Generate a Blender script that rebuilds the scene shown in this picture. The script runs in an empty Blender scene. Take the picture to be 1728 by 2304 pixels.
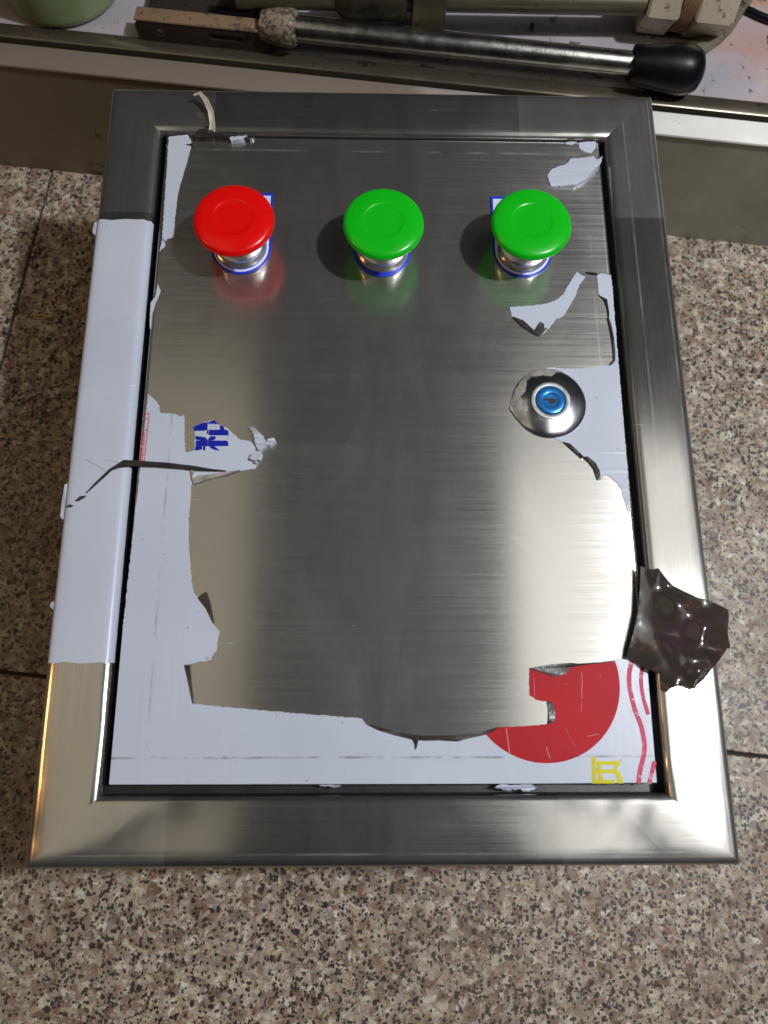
import bpy, bmesh, math, random
from mathutils import Vector, Matrix, geometry
from mathutils import noise as mn

sc = bpy.context.scene
col = sc.collection
MM = 0.001
H0 = 170.0            # height of the cabinet's front face above the floor, mm

# ------------------------------------------------------------------ camera
cam_d = bpy.data.cameras.new('camera')
cam = bpy.data.objects.new('camera', cam_d)
col.objects.link(cam)
R = ((0.9997687, -0.0022755, 0.0213849), (0.0035125, -0.9637553, -0.2667646), (0.0212168, 0.2667780, -0.9635244))
rot = Matrix(((R[0][0], -R[1][0], -R[2][0]), (R[0][1], -R[1][1], -R[2][1]), (R[0][2], -R[1][2], -R[2][2])))
cam.matrix_world = Matrix.Translation((-8.237 * MM, 57.576 * MM, (348.11 + H0) * MM)) @ rot.to_4x4()
cam_d.sensor_fit = 'AUTO'
cam_d.sensor_width = 36
cam_d.lens = 27.03
cam_d.clip_start = 0.01
cam_d.clip_end = 50
cam_d.dof.use_dof = True
cam_d.dof.focus_distance = 0.40
cam_d.dof.aperture_fstop = 11
sc.camera = cam

# ------------------------------------------------------------------ world and lamps
w = bpy.data.worlds.new('World')
sc.world = w
w.use_nodes = True
bg = w.node_tree.nodes['Background']
bg.inputs[0].default_value = (0.9, 0.93, 1.0, 1)
bg.inputs[1].default_value = 0.014
sc.view_settings.view_transform = 'Standard'
sc.view_settings.look = 'None'
sc.view_settings.exposure = 0.0
sc.view_settings.gamma = 1.0


def aim(o, target):
    d = Vector(target) - o.location
    o.rotation_euler = d.to_track_quat('-Z', 'Y').to_euler()


def area(name, loc, target, sx, sy, power, color, spread=180):
    l = bpy.data.lights.new(name, 'AREA')
    l.shape = 'RECTANGLE'
    l.size, l.size_y = sx, sy
    l.energy = power
    l.color = color
    l.spread = math.radians(spread)
    o = bpy.data.objects.new(name, l)
    col.objects.link(o)
    o.location = loc
    aim(o, target)
    return o


def bulb(name, loc, radius, power, color):
    l = bpy.data.lights.new(name, 'POINT')
    l.shadow_soft_size = radius
    l.energy = power
    l.color = color
    o = bpy.data.objects.new(name, l)
    col.objects.link(o)
    o.location = loc
    return o


bulb('ceiling_lamp', (0.58, 0.17, 1.15), 0.032, 43.0, (0.95, 0.97, 1.0))
area('right_panel_lamp', (0.56, 0.13, 1.17), (0.56, 0.13, 0), 0.60, 0.90, 2.6, (1.0, 0.97, 0.90))
area('left_panel_lamp', (-0.56, 0.22, 1.17), (-0.56, 0.22, 0), 0.66, 1.00, 0.95, (1.0, 0.88, 0.64))
bulb('warm_lamp', (-1.30, 0.12, 1.00), 0.05, 7.5, (1.0, 0.50, 0.16))

# ------------------------------------------------------------------ material helpers
def mat_new(name):
    m = bpy.data.materials.new(name)
    m.use_nodes = True
    nt = m.node_tree
    for n in list(nt.nodes):
        nt.nodes.remove(n)
    out = nt.nodes.new('ShaderNodeOutputMaterial')
    b = nt.nodes.new('ShaderNodeBsdfPrincipled')
    nt.links.new(b.outputs[0], out.inputs[0])
    return m, nt, b


class G:
    """tiny node-graph helper"""
    def __init__(s, nt):
        s.nt = nt

    def n(s, t, **kw):
        nd = s.nt.nodes.new(t)
        for k, v in kw.items():
            setattr(nd, k, v)
        return nd

    def link(s, a, b):
        s.nt.links.new(a, b)

    def setin(s, sock, v):
        if hasattr(v, 'is_output'):
            s.link(v, sock)
        else:
            sock.default_value = v

    def coord(s, scale=(1, 1, 1), kind='Object', loc=(0, 0, 0), rot=(0, 0, 0)):
        t = s.n('ShaderNodeTexCoord')
        m = s.n('ShaderNodeMapping')
        m.inputs['Scale'].default_value = scale
        m.inputs['Location'].default_value = loc
        m.inputs['Rotation'].default_value = rot
        s.link(t.outputs[kind], m.inputs[0])
        return m.outputs[0]

    def noise(s, vec, scale=1, detail=3, rough=0.55, dist=0):
        nd = s.n('ShaderNodeTexNoise')
        s.link(vec, nd.inputs['Vector'])
        nd.inputs['Scale'].default_value = scale
        nd.inputs['Detail'].default_value = detail
        nd.inputs['Roughness'].default_value = rough
        nd.inputs['Distortion'].default_value = dist
        return nd.outputs['Fac']

    def ramp(s, fac, stops, interp='LINEAR'):
        nd = s.n('ShaderNodeValToRGB')
        s.link(fac, nd.inputs[0])
        cr = nd.color_ramp
        cr.interpolation = interp
        while len(cr.elements) < len(stops):
            cr.elements.new(0.5)
        for e, (p, c) in zip(cr.elements, stops):
            e.position = p
            e.color = (c, c, c, 1) if isinstance(c, (int, float)) else (*c, 1)
        return nd.outputs[0]

    def mix(s, fac, a, b, blend='MIX'):
        nd = s.n('ShaderNodeMix', data_type='RGBA', blend_type=blend)
        s.setin(nd.inputs[0], fac)
        for k, v in ((6, a), (7, b)):
            if hasattr(v, 'is_output'):
                s.link(v, nd.inputs[k])
            else:
                nd.inputs[k].default_value = (v, v, v, 1) if isinstance(v, (int, float)) else (*v, 1)
        return nd.outputs[2]

    def math(s, op, a, b=0.0, c=None, clamp=False):
        nd = s.n('ShaderNodeMath', operation=op)
        nd.use_clamp = clamp
        s.setin(nd.inputs[0], a)
        s.setin(nd.inputs[1], b)
        if c is not None:
            s.setin(nd.inputs[2], c)
        return nd.outputs[0]

    def maprange(s, v, a, b, c, d):
        nd = s.n('ShaderNodeMapRange')
        s.link(v, nd.inputs[0])
        for i, x in enumerate((a, b, c, d)):
            nd.inputs[i + 1].default_value = x
        return nd.outputs[0]

    def bump(s, h, strength, dist=0.001, normal=None):
        nd = s.n('ShaderNodeBump')
        nd.inputs['Strength'].default_value = strength
        nd.inputs['Distance'].default_value = dist
        s.link(h, nd.inputs['Height'])
        if normal is not None:
            s.link(normal, nd.inputs['Normal'])
        return nd.outputs[0]


def brushed(name, axis, corner=None, crease=False, base=0.52, rough=0.195, aniso=0.86, tint=(1.0, 0.985, 0.955), coarse=0.5):
    m, nt, b = mat_new(name)
    g = G(nt)
    sc1 = (14, 2600, 600) if axis == 'x' else (2600, 14, 600)
    sc2 = (3, 420, 100) if axis == 'x' else (420, 3, 100)
    f1 = g.noise(g.coord(sc1), 1, 3, 0.6)
    f2 = g.noise(g.coord(sc2, loc=(3.1, 1.7, 0)), 1, 3, 0.6)
    f3 = g.noise(g.coord((16, 16, 16)), 1, 4, 0.6, 0.6)
    s = g.math('ADD', g.math('MULTIPLY', f1, 0.74), g.math('MULTIPLY', f2, 0.26))
    colr = g.ramp(s, [(0.30, tuple(base * 0.91 * t for t in tint)), (0.70, tuple(base * 1.08 * t for t in tint))])
    g.link(colr, b.inputs['Base Color'])
    r = g.maprange(s, 0.3, 0.7, rough - 0.05, rough + 0.06)
    r2 = g.maprange(f3, 0.35, 0.75, -0.02, 0.05)
    g.link(g.math('ADD', r, r2), b.inputs['Roughness'])
    b.inputs['Metallic'].default_value = 1
    b.inputs['Anisotropic'].default_value = aniso
    c = g.n('ShaderNodeCombineXYZ')
    c.inputs[0].default_value = 0 if axis == 'x' else 1
    c.inputs[1].default_value = 1 if axis == 'x' else 0
    g.link(c.outputs[0], b.inputs['Tangent'])
    nrm = g.bump(s, coarse * 0.068, 0.0004)
    if corner:
        # hand-buffed zones towards the welded corners: softly dished, cross-hatched
        t = g.n('ShaderNodeTexCoord')
        sep = g.n('ShaderNodeSeparateXYZ')
        g.link(t.outputs['Object'], sep.inputs[0])
        ex = g.math('SUBTRACT', 150 * MM, g.math('ABSOLUTE', sep.outputs[0]))
        ey = g.math('SUBTRACT', 198 * MM, g.math('ABSOLUTE', sep.outputs[1]))
        wob = g.math('MULTIPLY', g.math('SUBTRACT', g.noise(g.coord((24, 24, 24)), 1, 2), 0.5), 0.014)
        m_ = g.math('MULTIPLY', g.math('ADD', g.math('ABSOLUTE', g.math('SUBTRACT', ex, ey)), wob), 707.0)     # mm from the mitre
        q = g.math('DIVIDE', m_, 21.0)
        gauss = g.math('POWER', 2.718, g.math('MULTIPLY', g.math('MULTIPLY', q, q), -1.0))
        zone = g.maprange(m_, 18, 74, 1.0, 0.0)
        big = g.noise(g.coord((15, 15, 15), loc=(0.31, 0.77, 0.2)), 1, 1, 0.3, 1.0)
        hgt = g.math('ADD', g.math('MULTIPLY', gauss, g.math('MULTIPLY', big, 0.0040)), g.math('MULTIPLY', g.math('MULTIPLY', big, zone), g.maprange(sep.outputs[1], -0.19, 0.1, 0.0015, 0.0006)))
        bn = g.n('ShaderNodeBump')
        bn.inputs['Strength'].default_value = 1.0
        bn.inputs['Distance'].default_value = 1.0
        g.link(hgt, bn.inputs['Height'])
        g.link(nrm, bn.inputs['Normal'])
        nrm = bn.outputs[0]
        g.link(g.math('MULTIPLY', g.math('SUBTRACT', 1.0, g.math('MULTIPLY', zone, 0.55)), aniso), b.inputs['Anisotropic'])
    g.link(nrm, b.inputs['Normal'])
    # faint hand smears and short scratches
    smear = g.noise(g.coord((22, 9, 10), rot=(0, 0, 0.5)), 1, 4, 0.65, 1.5)
    hz = g.maprange(smear, 0.4, 0.75, *((0.075, 0.12) if corner else (0.14, 0.20)))
    scr = g.noise(g.coord((40, 420, 40), rot=(0, 0, 0.9), loc=(1.7, 0.2, 0)), 1, 2, 0.5)
    scm = g.math('MULTIPLY', g.ramp(scr, [(0.76, 0.0), (0.79, 1.0)]), 0.28)
    hz = g.math('ADD', hz, scm)
    if corner:
        # crisp edge where the corner polishing was masked
        t = g.n('ShaderNodeTexCoord')
        sep = g.n('ShaderNodeSeparateXYZ')
        g.link(t.outputs['Object'], sep.inputs[0])
        if axis == 'x':
            ed = g.math('MAXIMUM', g.math('LESS_THAN', sep.outputs[0], -92.3 * MM), g.math('GREATER_THAN', sep.outputs[0], 74 * MM))
        else:
            ed = g.math('GREATER_THAN', sep.outputs[1], (316.2 - 198) * MM)
        hz = g.math('ADD', hz, g.math('MULTIPLY', ed, 0.10))
        # pale broken rub lines along the bar
        brk = g.ramp(g.noise(g.coord((26, 26, 26), loc=(4, 1, 0)), 1, 3, 0.7), [(0.42, 0.15), (0.62, 1.0)])
        for pos in ((131.5, 146.3) if axis == 'y' else (-192.6,)):
            d = g.math('ABSOLUTE', g.math('SUBTRACT', sep.outputs[0 if axis == 'y' else 1], pos * MM))
            line = g.ramp(g.math('MULTIPLY', d, 1000), [(0.12, 1.0), (0.7, 0.0)])
            hz = g.math('ADD', hz, g.math('MULTIPLY', g.math('MULTIPLY', line, brk), 0.22))
    if crease:
        t = g.n('ShaderNodeTexCoord')
        sep = g.n('ShaderNodeSeparateXYZ')
        g.link(t.outputs['Object'], sep.inputs[0])
        brk = g.ramp(g.noise(g.coord((38, 38, 38), loc=(4, 1, 0)), 1, 3, 0.7), [(0.45, 0.0), (0.60, 1.0)])
        for ax, pos in ((1, (357.5 - 198) * MM), (0, 108.5 * MM)):
            d = g.math('ABSOLUTE', g.math('SUBTRACT', sep.outputs[ax], pos))
            line = g.ramp(g.math('MULTIPLY', d, 1000), [(0.15, 1.0), (0.8, 0.0)])
            hz = g.math('ADD', hz, g.math('MULTIPLY', g.math('MULTIPLY', line, brk), 0.30))
    b2 = g.n('ShaderNodeBsdfPrincipled')
    g.link(colr, b2.inputs['Base Color'])
    b2.inputs['Metallic'].default_value = 1
    b2.inputs['Roughness'].default_value = 0.66
    mx = g.n('ShaderNodeMixShader')
    g.link(hz, mx.inputs[0])
    out = [n for n in nt.nodes if n.type == 'OUTPUT_MATERIAL'][0]
    g.link(b.outputs[0], mx.inputs[1])
    g.link(b2.outputs[0], mx.inputs[2])
    g.link(mx.outputs[0], out.inputs[0])
    return m


def buffed(name):
    m, nt, b = mat_new(name)
    g = G(nt)
    v = g.coord((1, 1, 1))
    big = g.noise(v, 15, 2, 0.4, 0.9)
    fine = g.noise(g.coord((900, 240, 500), rot=(0, 0, 0.7)), 1, 3, 0.6)
    colr = g.ramp(fine, [(0.3, (0.46, 0.45, 0.43)), (0.7, (0.62, 0.61, 0.59))])
    g.link(colr, b.inputs['Base Color'])
    b.inputs['Metallic'].default_value = 1
    g.link(g.maprange(big, 0.3, 0.7, 0.20, 0.34), b.inputs['Roughness'])
    n1 = g.bump(big, 0.5, 0.004)
    g.link(g.bump(fine, 0.06, 0.0004, n1), b.inputs['Normal'])
    return m


def plain(name, color, rough=0.5, metal=0.0, noise_amt=0.15, noise_scale=60, bump=0.05, spec=0.5, coat=0.0):
    m, nt, b = mat_new(name)
    g = G(nt)
    v = g.coord((1, 1, 1))
    f = g.noise(v, noise_scale, 4, 0.6, 0.2)
    c0 = tuple(max(0, x * (1 - noise_amt)) for x in color)
    c1 = tuple(min(1, x * (1 + noise_amt)) for x in color)
    g.link(g.ramp(f, [(0.3, c0), (0.7, c1)]), b.inputs['Base Color'])
    g.link(g.maprange(f, 0.3, 0.7, max(0.02, rough * 0.85), min(1, rough * 1.15)), b.inputs['Roughness'])
    b.inputs['Metallic'].default_value = metal
    b.inputs['Specular IOR Level'].default_value = spec
    b.inputs['Coat Weight'].default_value = coat
    if bump:
        g.link(g.bump(g.noise(v, noise_scale * 6, 3, 0.6), bump, 0.0006), b.inputs['Normal'])
    return m


def spotted(name, color, spot, amount=0.62, scale=70, rough=0.55, metal=0.0, tint=None, streak=None, spec=0.5, painted_shade=None):
    """a surface with dirt specks and broad blotches"""
    m, nt, b = mat_new(name)
    g = G(nt)
    v = g.coord((1, 1, 1))
    broad = g.noise(v, 14, 4, 0.6, 0.4)
    c = g.ramp(broad, [(0.3, tuple(x * 0.78 for x in color)), (0.7, tuple(x * 1.12 for x in color))])
    if tint:
        tf = g.noise(g.coord((4, 22, 10), loc=(2.3, 0.6, 0)), 1, 3, 0.5, 0.3)
        c = g.mix(g.ramp(tf, [(0.50, 0.0), (0.66, 0.85)]), c, tint)
    if streak:
        sf = g.noise(g.coord(streak), 1, 3, 0.6)
        c = g.mix(g.ramp(sf, [(0.45, 0.0), (0.75, 0.35)]), c, tuple(x * 0.6 for x in color))
    sp = g.noise(v, scale, 4, 0.62, 0.3)
    if painted_shade:  # shade painted into the colour: darker and browner towards low x
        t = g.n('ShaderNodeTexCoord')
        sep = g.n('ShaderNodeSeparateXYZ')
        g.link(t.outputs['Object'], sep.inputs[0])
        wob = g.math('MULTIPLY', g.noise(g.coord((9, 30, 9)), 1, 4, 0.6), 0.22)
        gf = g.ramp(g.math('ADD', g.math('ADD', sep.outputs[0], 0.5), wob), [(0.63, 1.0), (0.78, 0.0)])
        c = g.mix(g.math('MULTIPLY', gf, 0.93), c, painted_shade)
    c = g.mix(g.ramp(sp, [(amount, 0.0), (amount + 0.05, 0.9)]), c, spot)
    sp2 = g.noise(g.coord((1, 1, 1), loc=(5, 3, 1)), scale * 4.5, 3, 0.6)
    c = g.mix(g.ramp(sp2, [(amount + 0.06, 0.0), (amount + 0.10, 0.8)]), c, spot)
    g.link(c, b.inputs['Base Color'])
    g.link(g.maprange(broad, 0.3, 0.7, rough * 0.8, min(1, rough * 1.2)), b.inputs['Roughness'])
    b.inputs['Metallic'].default_value = metal
    b.inputs['Specular IOR Level'].default_value = spec
    g.link(g.bump(sp, 0.08, 0.001), b.inputs['Normal'])
    return m


def granite(name):
    m, nt, b = mat_new(name)
    g = G(nt)
    info = g.n('ShaderNodeObjectInfo')
    t = g.n('ShaderNodeTexCoord')
    off = g.n('ShaderNodeVectorMath', operation='ADD')
    g.link(t.outputs['Object'], off.inputs[0])
    g.link(info.outputs['Location'], off.inputs[1])
    warp_n = g.n('ShaderNodeTexNoise')
    g.link(off.outputs[0], warp_n.inputs['Vector'])
    warp_n.inputs['Scale'].default_value = 170
    warp_n.inputs['Detail'].default_value = 3
    wsub = g.n('ShaderNodeVectorMath', operation='SUBTRACT')
    g.link(warp_n.outputs['Color'], wsub.inputs[0])
    wsub.inputs[1].default_value = (0.5, 0.5, 0.5)
    wsc = g.n('ShaderNodeVectorMath', operation='SCALE')
    g.link(wsub.outputs[0], wsc.inputs[0])
    wsc.inputs['Scale'].default_value = 0.0085
    vec = g.n('ShaderNodeVectorMath', operation='ADD')
    g.link(off.outputs[0], vec.inputs[0])
    g.link(wsc.outputs[0], vec.inputs[1])

    def vor(scale, seed):
        mp = g.n('ShaderNodeMapping')
        mp.inputs['Location'].default_value = (seed, seed * 0.37, seed * 0.71)
        g.link(vec.outputs[0], mp.inputs[0])
        nd = g.n('ShaderNodeTexVoronoi')
        g.link(mp.outputs[0], nd.inputs['Vector'])
        nd.inputs['Scale'].default_value = scale
        sep = g.n('ShaderNodeSeparateColor')
        g.link(nd.outputs['Color'], sep.inputs[0])
        return sep.outputs[0], nd.outputs['Distance']

    def nz(scale, seed, detail=3, rough=0.55):
        mp = g.n('ShaderNodeMapping')
        mp.inputs['Location'].default_value = (seed, seed * 0.53, seed * 0.29)
        g.link(vec.outputs[0], mp.inputs[0])
        return g.noise(mp.outputs[0], scale, detail, rough, 0.3)

    cream, grey, brown, rosy = (0.53, 0.465, 0.35), (0.265, 0.255, 0.225), (0.130, 0.078, 0.046), (0.225, 0.145, 0.102)
    pale = (0.68, 0.66, 0.58)
    c = g.ramp(nz(70, 1.0, 4, 0.62), [(0.34, brown), (0.46, rosy), (0.62, (0.34, 0.25, 0.18))])
    c = g.mix(g.ramp(nz(165, 9.0, 4, 0.6), [(0.50, 0.0), (0.57, 0.95)]), c, cream)
    c = g.mix(g.ramp(nz(180, 15.0, 4, 0.6), [(0.53, 0.0), (0.60, 0.85)]), c, grey)
    c = g.mix(g.ramp(nz(165, 21.0, 2, 0.5), [(0.61, 0.0), (0.66, 0.9)]), c, pale)
    r1, d1 = vor(240, 0.0)
    c1 = g.ramp(r1, [(0.0, brown), (0.22, rosy), (0.45, cream), (0.72, grey), (0.88, pale)], 'CONSTANT')
    c = g.mix(0.34, c, c1)
    # black mica: rounded grains of two sizes, clustered
    broad = g.noise(off.outputs[0], 40, 3, 0.6)
    edge = g.math('MULTIPLY', g.math('SUBTRACT', g.noise(off.outputs[0], 480, 4, 0.65), 0.5), 1.7)

    def grains(scale, seed, share, size):
        mp = g.n('ShaderNodeMapping')
        mp.inputs['Location'].default_value = (seed, seed * 0.37, seed * 0.71)
        g.link(off.outputs[0], mp.inputs[0])
        nd = g.n('ShaderNodeTexVoronoi')
        g.link(mp.outputs[0], nd.inputs['Vector'])
        nd.inputs['Scale'].default_value = scale
        sp_ = g.n('ShaderNodeSeparateColor')
        g.link(nd.outputs['Color'], sp_.inputs[0])
        thr = g.maprange(broad, 0.32, 0.68, 1.0 - share * 0.45, 1.0 - share * 1.55)
        on = g.math('GREATER_THAN', sp_.outputs[0], thr)
        rad = g.math('MULTIPLY', g.math('ADD', sp_.outputs[1], 0.55), size)
        dd = g.math('SUBTRACT', g.math('ADD', nd.outputs['Distance'], edge), rad)
        return g.math('MULTIPLY', on, g.ramp(dd, [(0.0, 1.0), (0.10, 0.0)]))

    blk = g.math('MAXIMUM', grains(250, 3.1, 0.27, 0.31), grains(480, 8.7, 0.38, 0.40))
    c = g.mix(g.math('MULTIPLY', blk, 0.92), c, (0.014, 0.015, 0.021))
    fine = g.noise(off.outputs[0], 900, 3, 0.7)
    c = g.mix(0.6, c, g.ramp(fine, [(0.3, 0.62), (0.7, 1.28)]), 'MULTIPLY')
    dirt = g.noise(off.outputs[0], 9, 4, 0.6)
    c = g.mix(g.ramp(dirt, [(0.45, 0.0), (0.75, 0.35)]), c, (0.15, 0.10, 0.06), 'MIX')
    g.link(c, b.inputs['Base Color'])
    b.inputs['Specular IOR Level'].default_value = 0.35
    g.link(g.maprange(dirt, 0.3, 0.7, 0.30, 0.48), b.inputs['Roughness'])
    g.link(g.bump(fine, 0.05, 0.0004), b.inputs['Normal'])
    return m


def film_mat(name, color, rough=0.38, fold=True):
    m, nt, b = mat_new(name)
    g = G(nt)
    v = g.coord((1, 1, 1))
    c = None
    br = g.noise(v, 18, 3, 0.5)
    c = g.ramp(br, [(0.3, tuple(x * 0.95 for x in color)), (0.7, tuple(min(1, x * 1.04) for x in color))])
    sp = g.noise(v, 240, 3, 0.6, 0.4)
    c = g.mix(g.ramp(sp, [(0.70, 0.0), (0.74, 0.55)]), c, (0.20, 0.19, 0.20))
    scr = g.noise(g.coord((420, 9, 200), rot=(0, 0, 0.03)), 1, 2, 0.5)
    c = g.mix(g.ramp(scr, [(0.68, 0.0), (0.74, 0.16)]), c, (0.35, 0.35, 0.38))
    if fold:
        # smudged crease lines where the sheet was bent, 12 mm inside the door's lower and left edges
        t = g.n('ShaderNodeTexCoord')
        sep = g.n('ShaderNodeSeparateXYZ')
        g.link(t.outputs['Object'], sep.inputs[0])
        wob = g.math('MULTIPLY', g.math('SUBTRACT', g.noise(v, 60, 2), 0.5), 0.0012)
        brk = g.noise(g.coord((70, 70, 70), loc=(1, 2, 0)), 1, 3, 0.7)
        brk = g.ramp(brk, [(0.42, 0.0), (0.62, 0.75)])
        for ax, pos in ((1, (44.0 - 198) * MM), (0, -103.5 * MM)):
            d = g.math('ABSOLUTE', g.math('ADD', g.math('SUBTRACT', sep.outputs[ax], pos), wob))
            line = g.ramp(g.math('MULTIPLY', d, 1000), [(0.10, 1.0), (0.75, 0.0)])
            amt = g.math('MULTIPLY', line, brk)
            if ax == 0:
                amt = g.math('MULTIPLY', amt, 0.55)
            c = g.mix(amt, c, (0.13, 0.12, 0.12))
    g.link(c, b.inputs['Base Color'])
    b.inputs['Roughness'].default_value = rough
    b.inputs['Specular IOR Level'].default_value = 0.3
    n1 = g.bump(g.noise(g.coord((1, 0.35, 1)), 55, 3, 0.5, 0.5), 0.16, 0.0015)
    cr = g.noise(g.coord((7, 42, 30), rot=(0, 0, 0.5)), 1, 1, 0.4, 0.15)
    crl = g.ramp(g.math('ABSOLUTE', g.math('SUBTRACT', cr, 0.5)), [(0.0, 1.0), (0.03, 0.0)])
    crm = g.ramp(g.noise(g.coord((11, 11, 11), loc=(2, 4, 0)), 1, 2), [(0.52, 0.0), (0.62, 1.0)])
    g.link(g.bump(g.math('MULTIPLY', crl, crm), 0.30, 0.0005, n1), b.inputs['Normal'])
    return m


def print_mat(name, color, wear=0.70, rough=0.5):
    m, nt, b = mat_new(name)
    g = G(nt)
    v = g.coord((1, 1, 1))
    br = g.noise(v, 45, 3, 0.5)
    c = g.ramp(br, [(0.3, tuple(x * 0.9 for x in color)), (0.7, tuple(min(1, x * 1.08) for x in color))])
    scr = g.noise(g.coord((330, 16, 200), rot=(0, 0, 0.08)), 1, 2, 0.5, 0.2)
    sp = g.noise(g.coord((1, 1, 1), loc=(0.2, 0.1, 0)), 380, 3, 0.7)
    wv = g.math('MAXIMUM', g.ramp(scr, [(wear, 0.0), (wear + 0.05, 0.5)]), g.ramp(sp, [(wear - 0.05, 0.0), (wear, 0.6)]))
    c = g.mix(wv, c, (0.62, 0.58, 0.62))
    g.link(c, b.inputs['Base Color'])
    b.inputs['Roughness'].default_value = rough
    b.inputs['Specular IOR Level'].default_value = 0.12
    return m


def flap_mat():
    m, nt, b = mat_new('dark_crumpled_film')
    g = G(nt)
    v = g.coord((1, 1, 1))
    f = g.noise(v, 55, 3, 0.55, 0.6)
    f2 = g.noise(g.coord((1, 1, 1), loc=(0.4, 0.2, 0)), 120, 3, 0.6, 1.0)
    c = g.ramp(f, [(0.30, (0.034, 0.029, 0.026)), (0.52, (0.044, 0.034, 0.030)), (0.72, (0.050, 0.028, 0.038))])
    c = g.mix(g.ramp(f2, [(0.60, 0.0), (0.68, 0.6)]), c, (0.14, 0.055, 0.022))  # orange-brown patches: reflections painted into the colour
    g.link(c, b.inputs['Base Color'])
    b.inputs['Roughness'].default_value = 0.15
    b.inputs['Specular IOR Level'].default_value = 0.55
    b.inputs['Alpha'].default_value = 0.955
    return m


M = {}
M['steel_door'] = brushed('brushed_door_steel', 'x', crease=True)
M['steel_x'] = brushed('brushed_steel_across', 'x', corner=(0, 88, 112), rough=0.20)
M['steel_y'] = brushed('brushed_steel_along', 'y', corner=(1, 108, 150), rough=0.20)
M['buffed'] = buffed('buffed_steel')
M['galv'] = plain('dull_sheet_steel', (0.33, 0.33, 0.32), 0.42, 1.0, 0.12, 40)
M['rubber'] = plain('gap_black', (0.010, 0.010, 0.012), 0.42, 0.0, 0.2, 80, 0.04)  # black for the painted shade in the door gap
M['film'] = film_mat('white_film', (0.47, 0.52, 0.62), 0.32)
M['film_plain'] = film_mat('white_film_plain', (0.48, 0.525, 0.625), 0.32, fold=False)
M['film_black'] = plain('black_film_underside', (0.035, 0.030, 0.027), 0.28, 0.0, 0.3, 140, 0.15)
M['film_grey'] = plain('torn_film_grey', (0.30, 0.28, 0.26), 0.35, 0.0, 0.35, 160, 0.4)
M['film_beige'] = plain('curled_film', (0.42, 0.37, 0.30), 0.35, 0.0, 0.25, 160, 0.2)
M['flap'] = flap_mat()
M['red_print'] = print_mat('red_print', (0.40, 0.010, 0.018), 0.76)
M['pink_print'] = print_mat('pink_print', (0.55, 0.07, 0.14), 0.62)
M['yellow_print'] = print_mat('yellow_print', (0.56, 0.52, 0.015), 0.68)
M['blue_print'] = print_mat('blue_print', (0.010, 0.018, 0.33), 0.78)
M['red_cap'] = plain('red_plastic', (0.72, 0.004, 0.003), 0.26, 0.0, 0.03, 30, 0.02, 0.35)
M['green_cap'] = plain('green_plastic', (0.006, 0.46, 0.010), 0.26, 0.0, 0.03, 30, 0.02, 0.35)
for k_, rad in (('red_cap', (1.0, 0.12, 0.10)), ('green_cap', (0.15, 1.0, 0.15))):
    pb = [n for n in M[k_].node_tree.nodes if n.type == 'BSDF_PRINCIPLED'][0]
    pb.inputs['Subsurface Weight'].default_value = 0.6
    pb.inputs['Subsurface Radius'].default_value = rad
    pb.inputs['Subsurface Scale'].default_value = 0.008
M['chrome'] = plain('chrome', (0.84, 0.83, 0.81), 0.19, 1.0, 0.03, 50, 0.01)
M['dark_chrome'] = plain('polished_escutcheon', (0.72, 0.74, 0.78), 0.20, 1.0, 0.08, 90, 0.02)
M['pale_scratch'] = plain('pale_scratch', (0.46, 0.12, 0.14), 0.5, 0.0, 0.2, 200)
M['satin'] = plain('satin_ring', (0.45, 0.46, 0.47), 0.38, 1.0, 0.08, 200, 0.05)
M['blue_metal'] = plain('blue_anodised', (0.03, 0.22, 0.62), 0.22, 0.55, 0.05, 90, 0.02)
M['blue_plastic'] = plain('blue_legend', (0.010, 0.035, 0.55), 0.35, 0.0, 0.05, 60, 0.02)
M['legend_white'] = plain('legend_white', (0.62, 0.66, 0.85), 0.4, 0.0, 0.04, 60, 0.02)
M['black'] = plain('black_void', (0.006, 0.006, 0.006), 0.6, 0.0, 0.1, 60, 0.0)
M['granite'] = granite('granite')
M['grout'] = plain('dark_grout', (0.025, 0.022, 0.02), 0.9, 0.0, 0.3, 90, 0.2)
M['plinth_face'] = spotted('stained_steel_face', (0.33, 0.315, 0.25), (0.045, 0.035, 0.022), 0.64, 42, 0.42, 0.15, streak=(60, 60, 4), painted_shade=(0.17, 0.135, 0.082))  # brown tone paints the dimmer left end of the face
M['ledge'] = spotted('white_ledge', (0.80, 0.79, 0.77), (0.18, 0.16, 0.14), 0.69, 90, 0.35, 0.0, painted_shade=(0.15, 0.115, 0.085))  # brown tone paints the shaded, warm-lit left end
M['rim'] = spotted('grimy_steel_rim', (0.17, 0.145, 0.11), (0.05, 0.04, 0.03), 0.64, 50, 0.30, 0.75, streak=(6, 300, 300))
M['tray'] = spotted('grimy_tray', (0.40, 0.37, 0.41), (0.05, 0.045, 0.05), 0.61, 60, 0.42, 0.0, tint=(0.42, 0.22, 0.15))
M['rod'] = plain('worn_steel_rod', (0.46, 0.45, 0.43), 0.24, 1.0, 0.25, 120, 0.12)
M['socket_tan'] = spotted('tan_primer', (0.20, 0.13, 0.08), (0.055, 0.04, 0.03), 0.56, 110, 0.6)
M['socket_dark'] = spotted('oily_dark_steel', (0.045, 0.035, 0.027), (0.012, 0.010, 0.008), 0.6, 120, 0.4, 0.4)
M['weld'] = spotted('weld_bead', (0.30, 0.24, 0.18), (0.05, 0.045, 0.035), 0.50, 320, 0.6, 0.2)
M['slot_light'] = plain('slot_inside', (0.36, 0.24, 0.19), 0.6, 0.0, 0.2, 120)
M['grip'] = plain('black_rubber_grip', (0.004, 0.004, 0.005), 0.32, 0.0, 0.2, 60, 0.02, 0.18)
M['olive'] = spotted('olive_steel', (0.11, 0.095, 0.06), (0.05, 0.04, 0.03), 0.6, 90, 0.4, 0.5)
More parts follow.
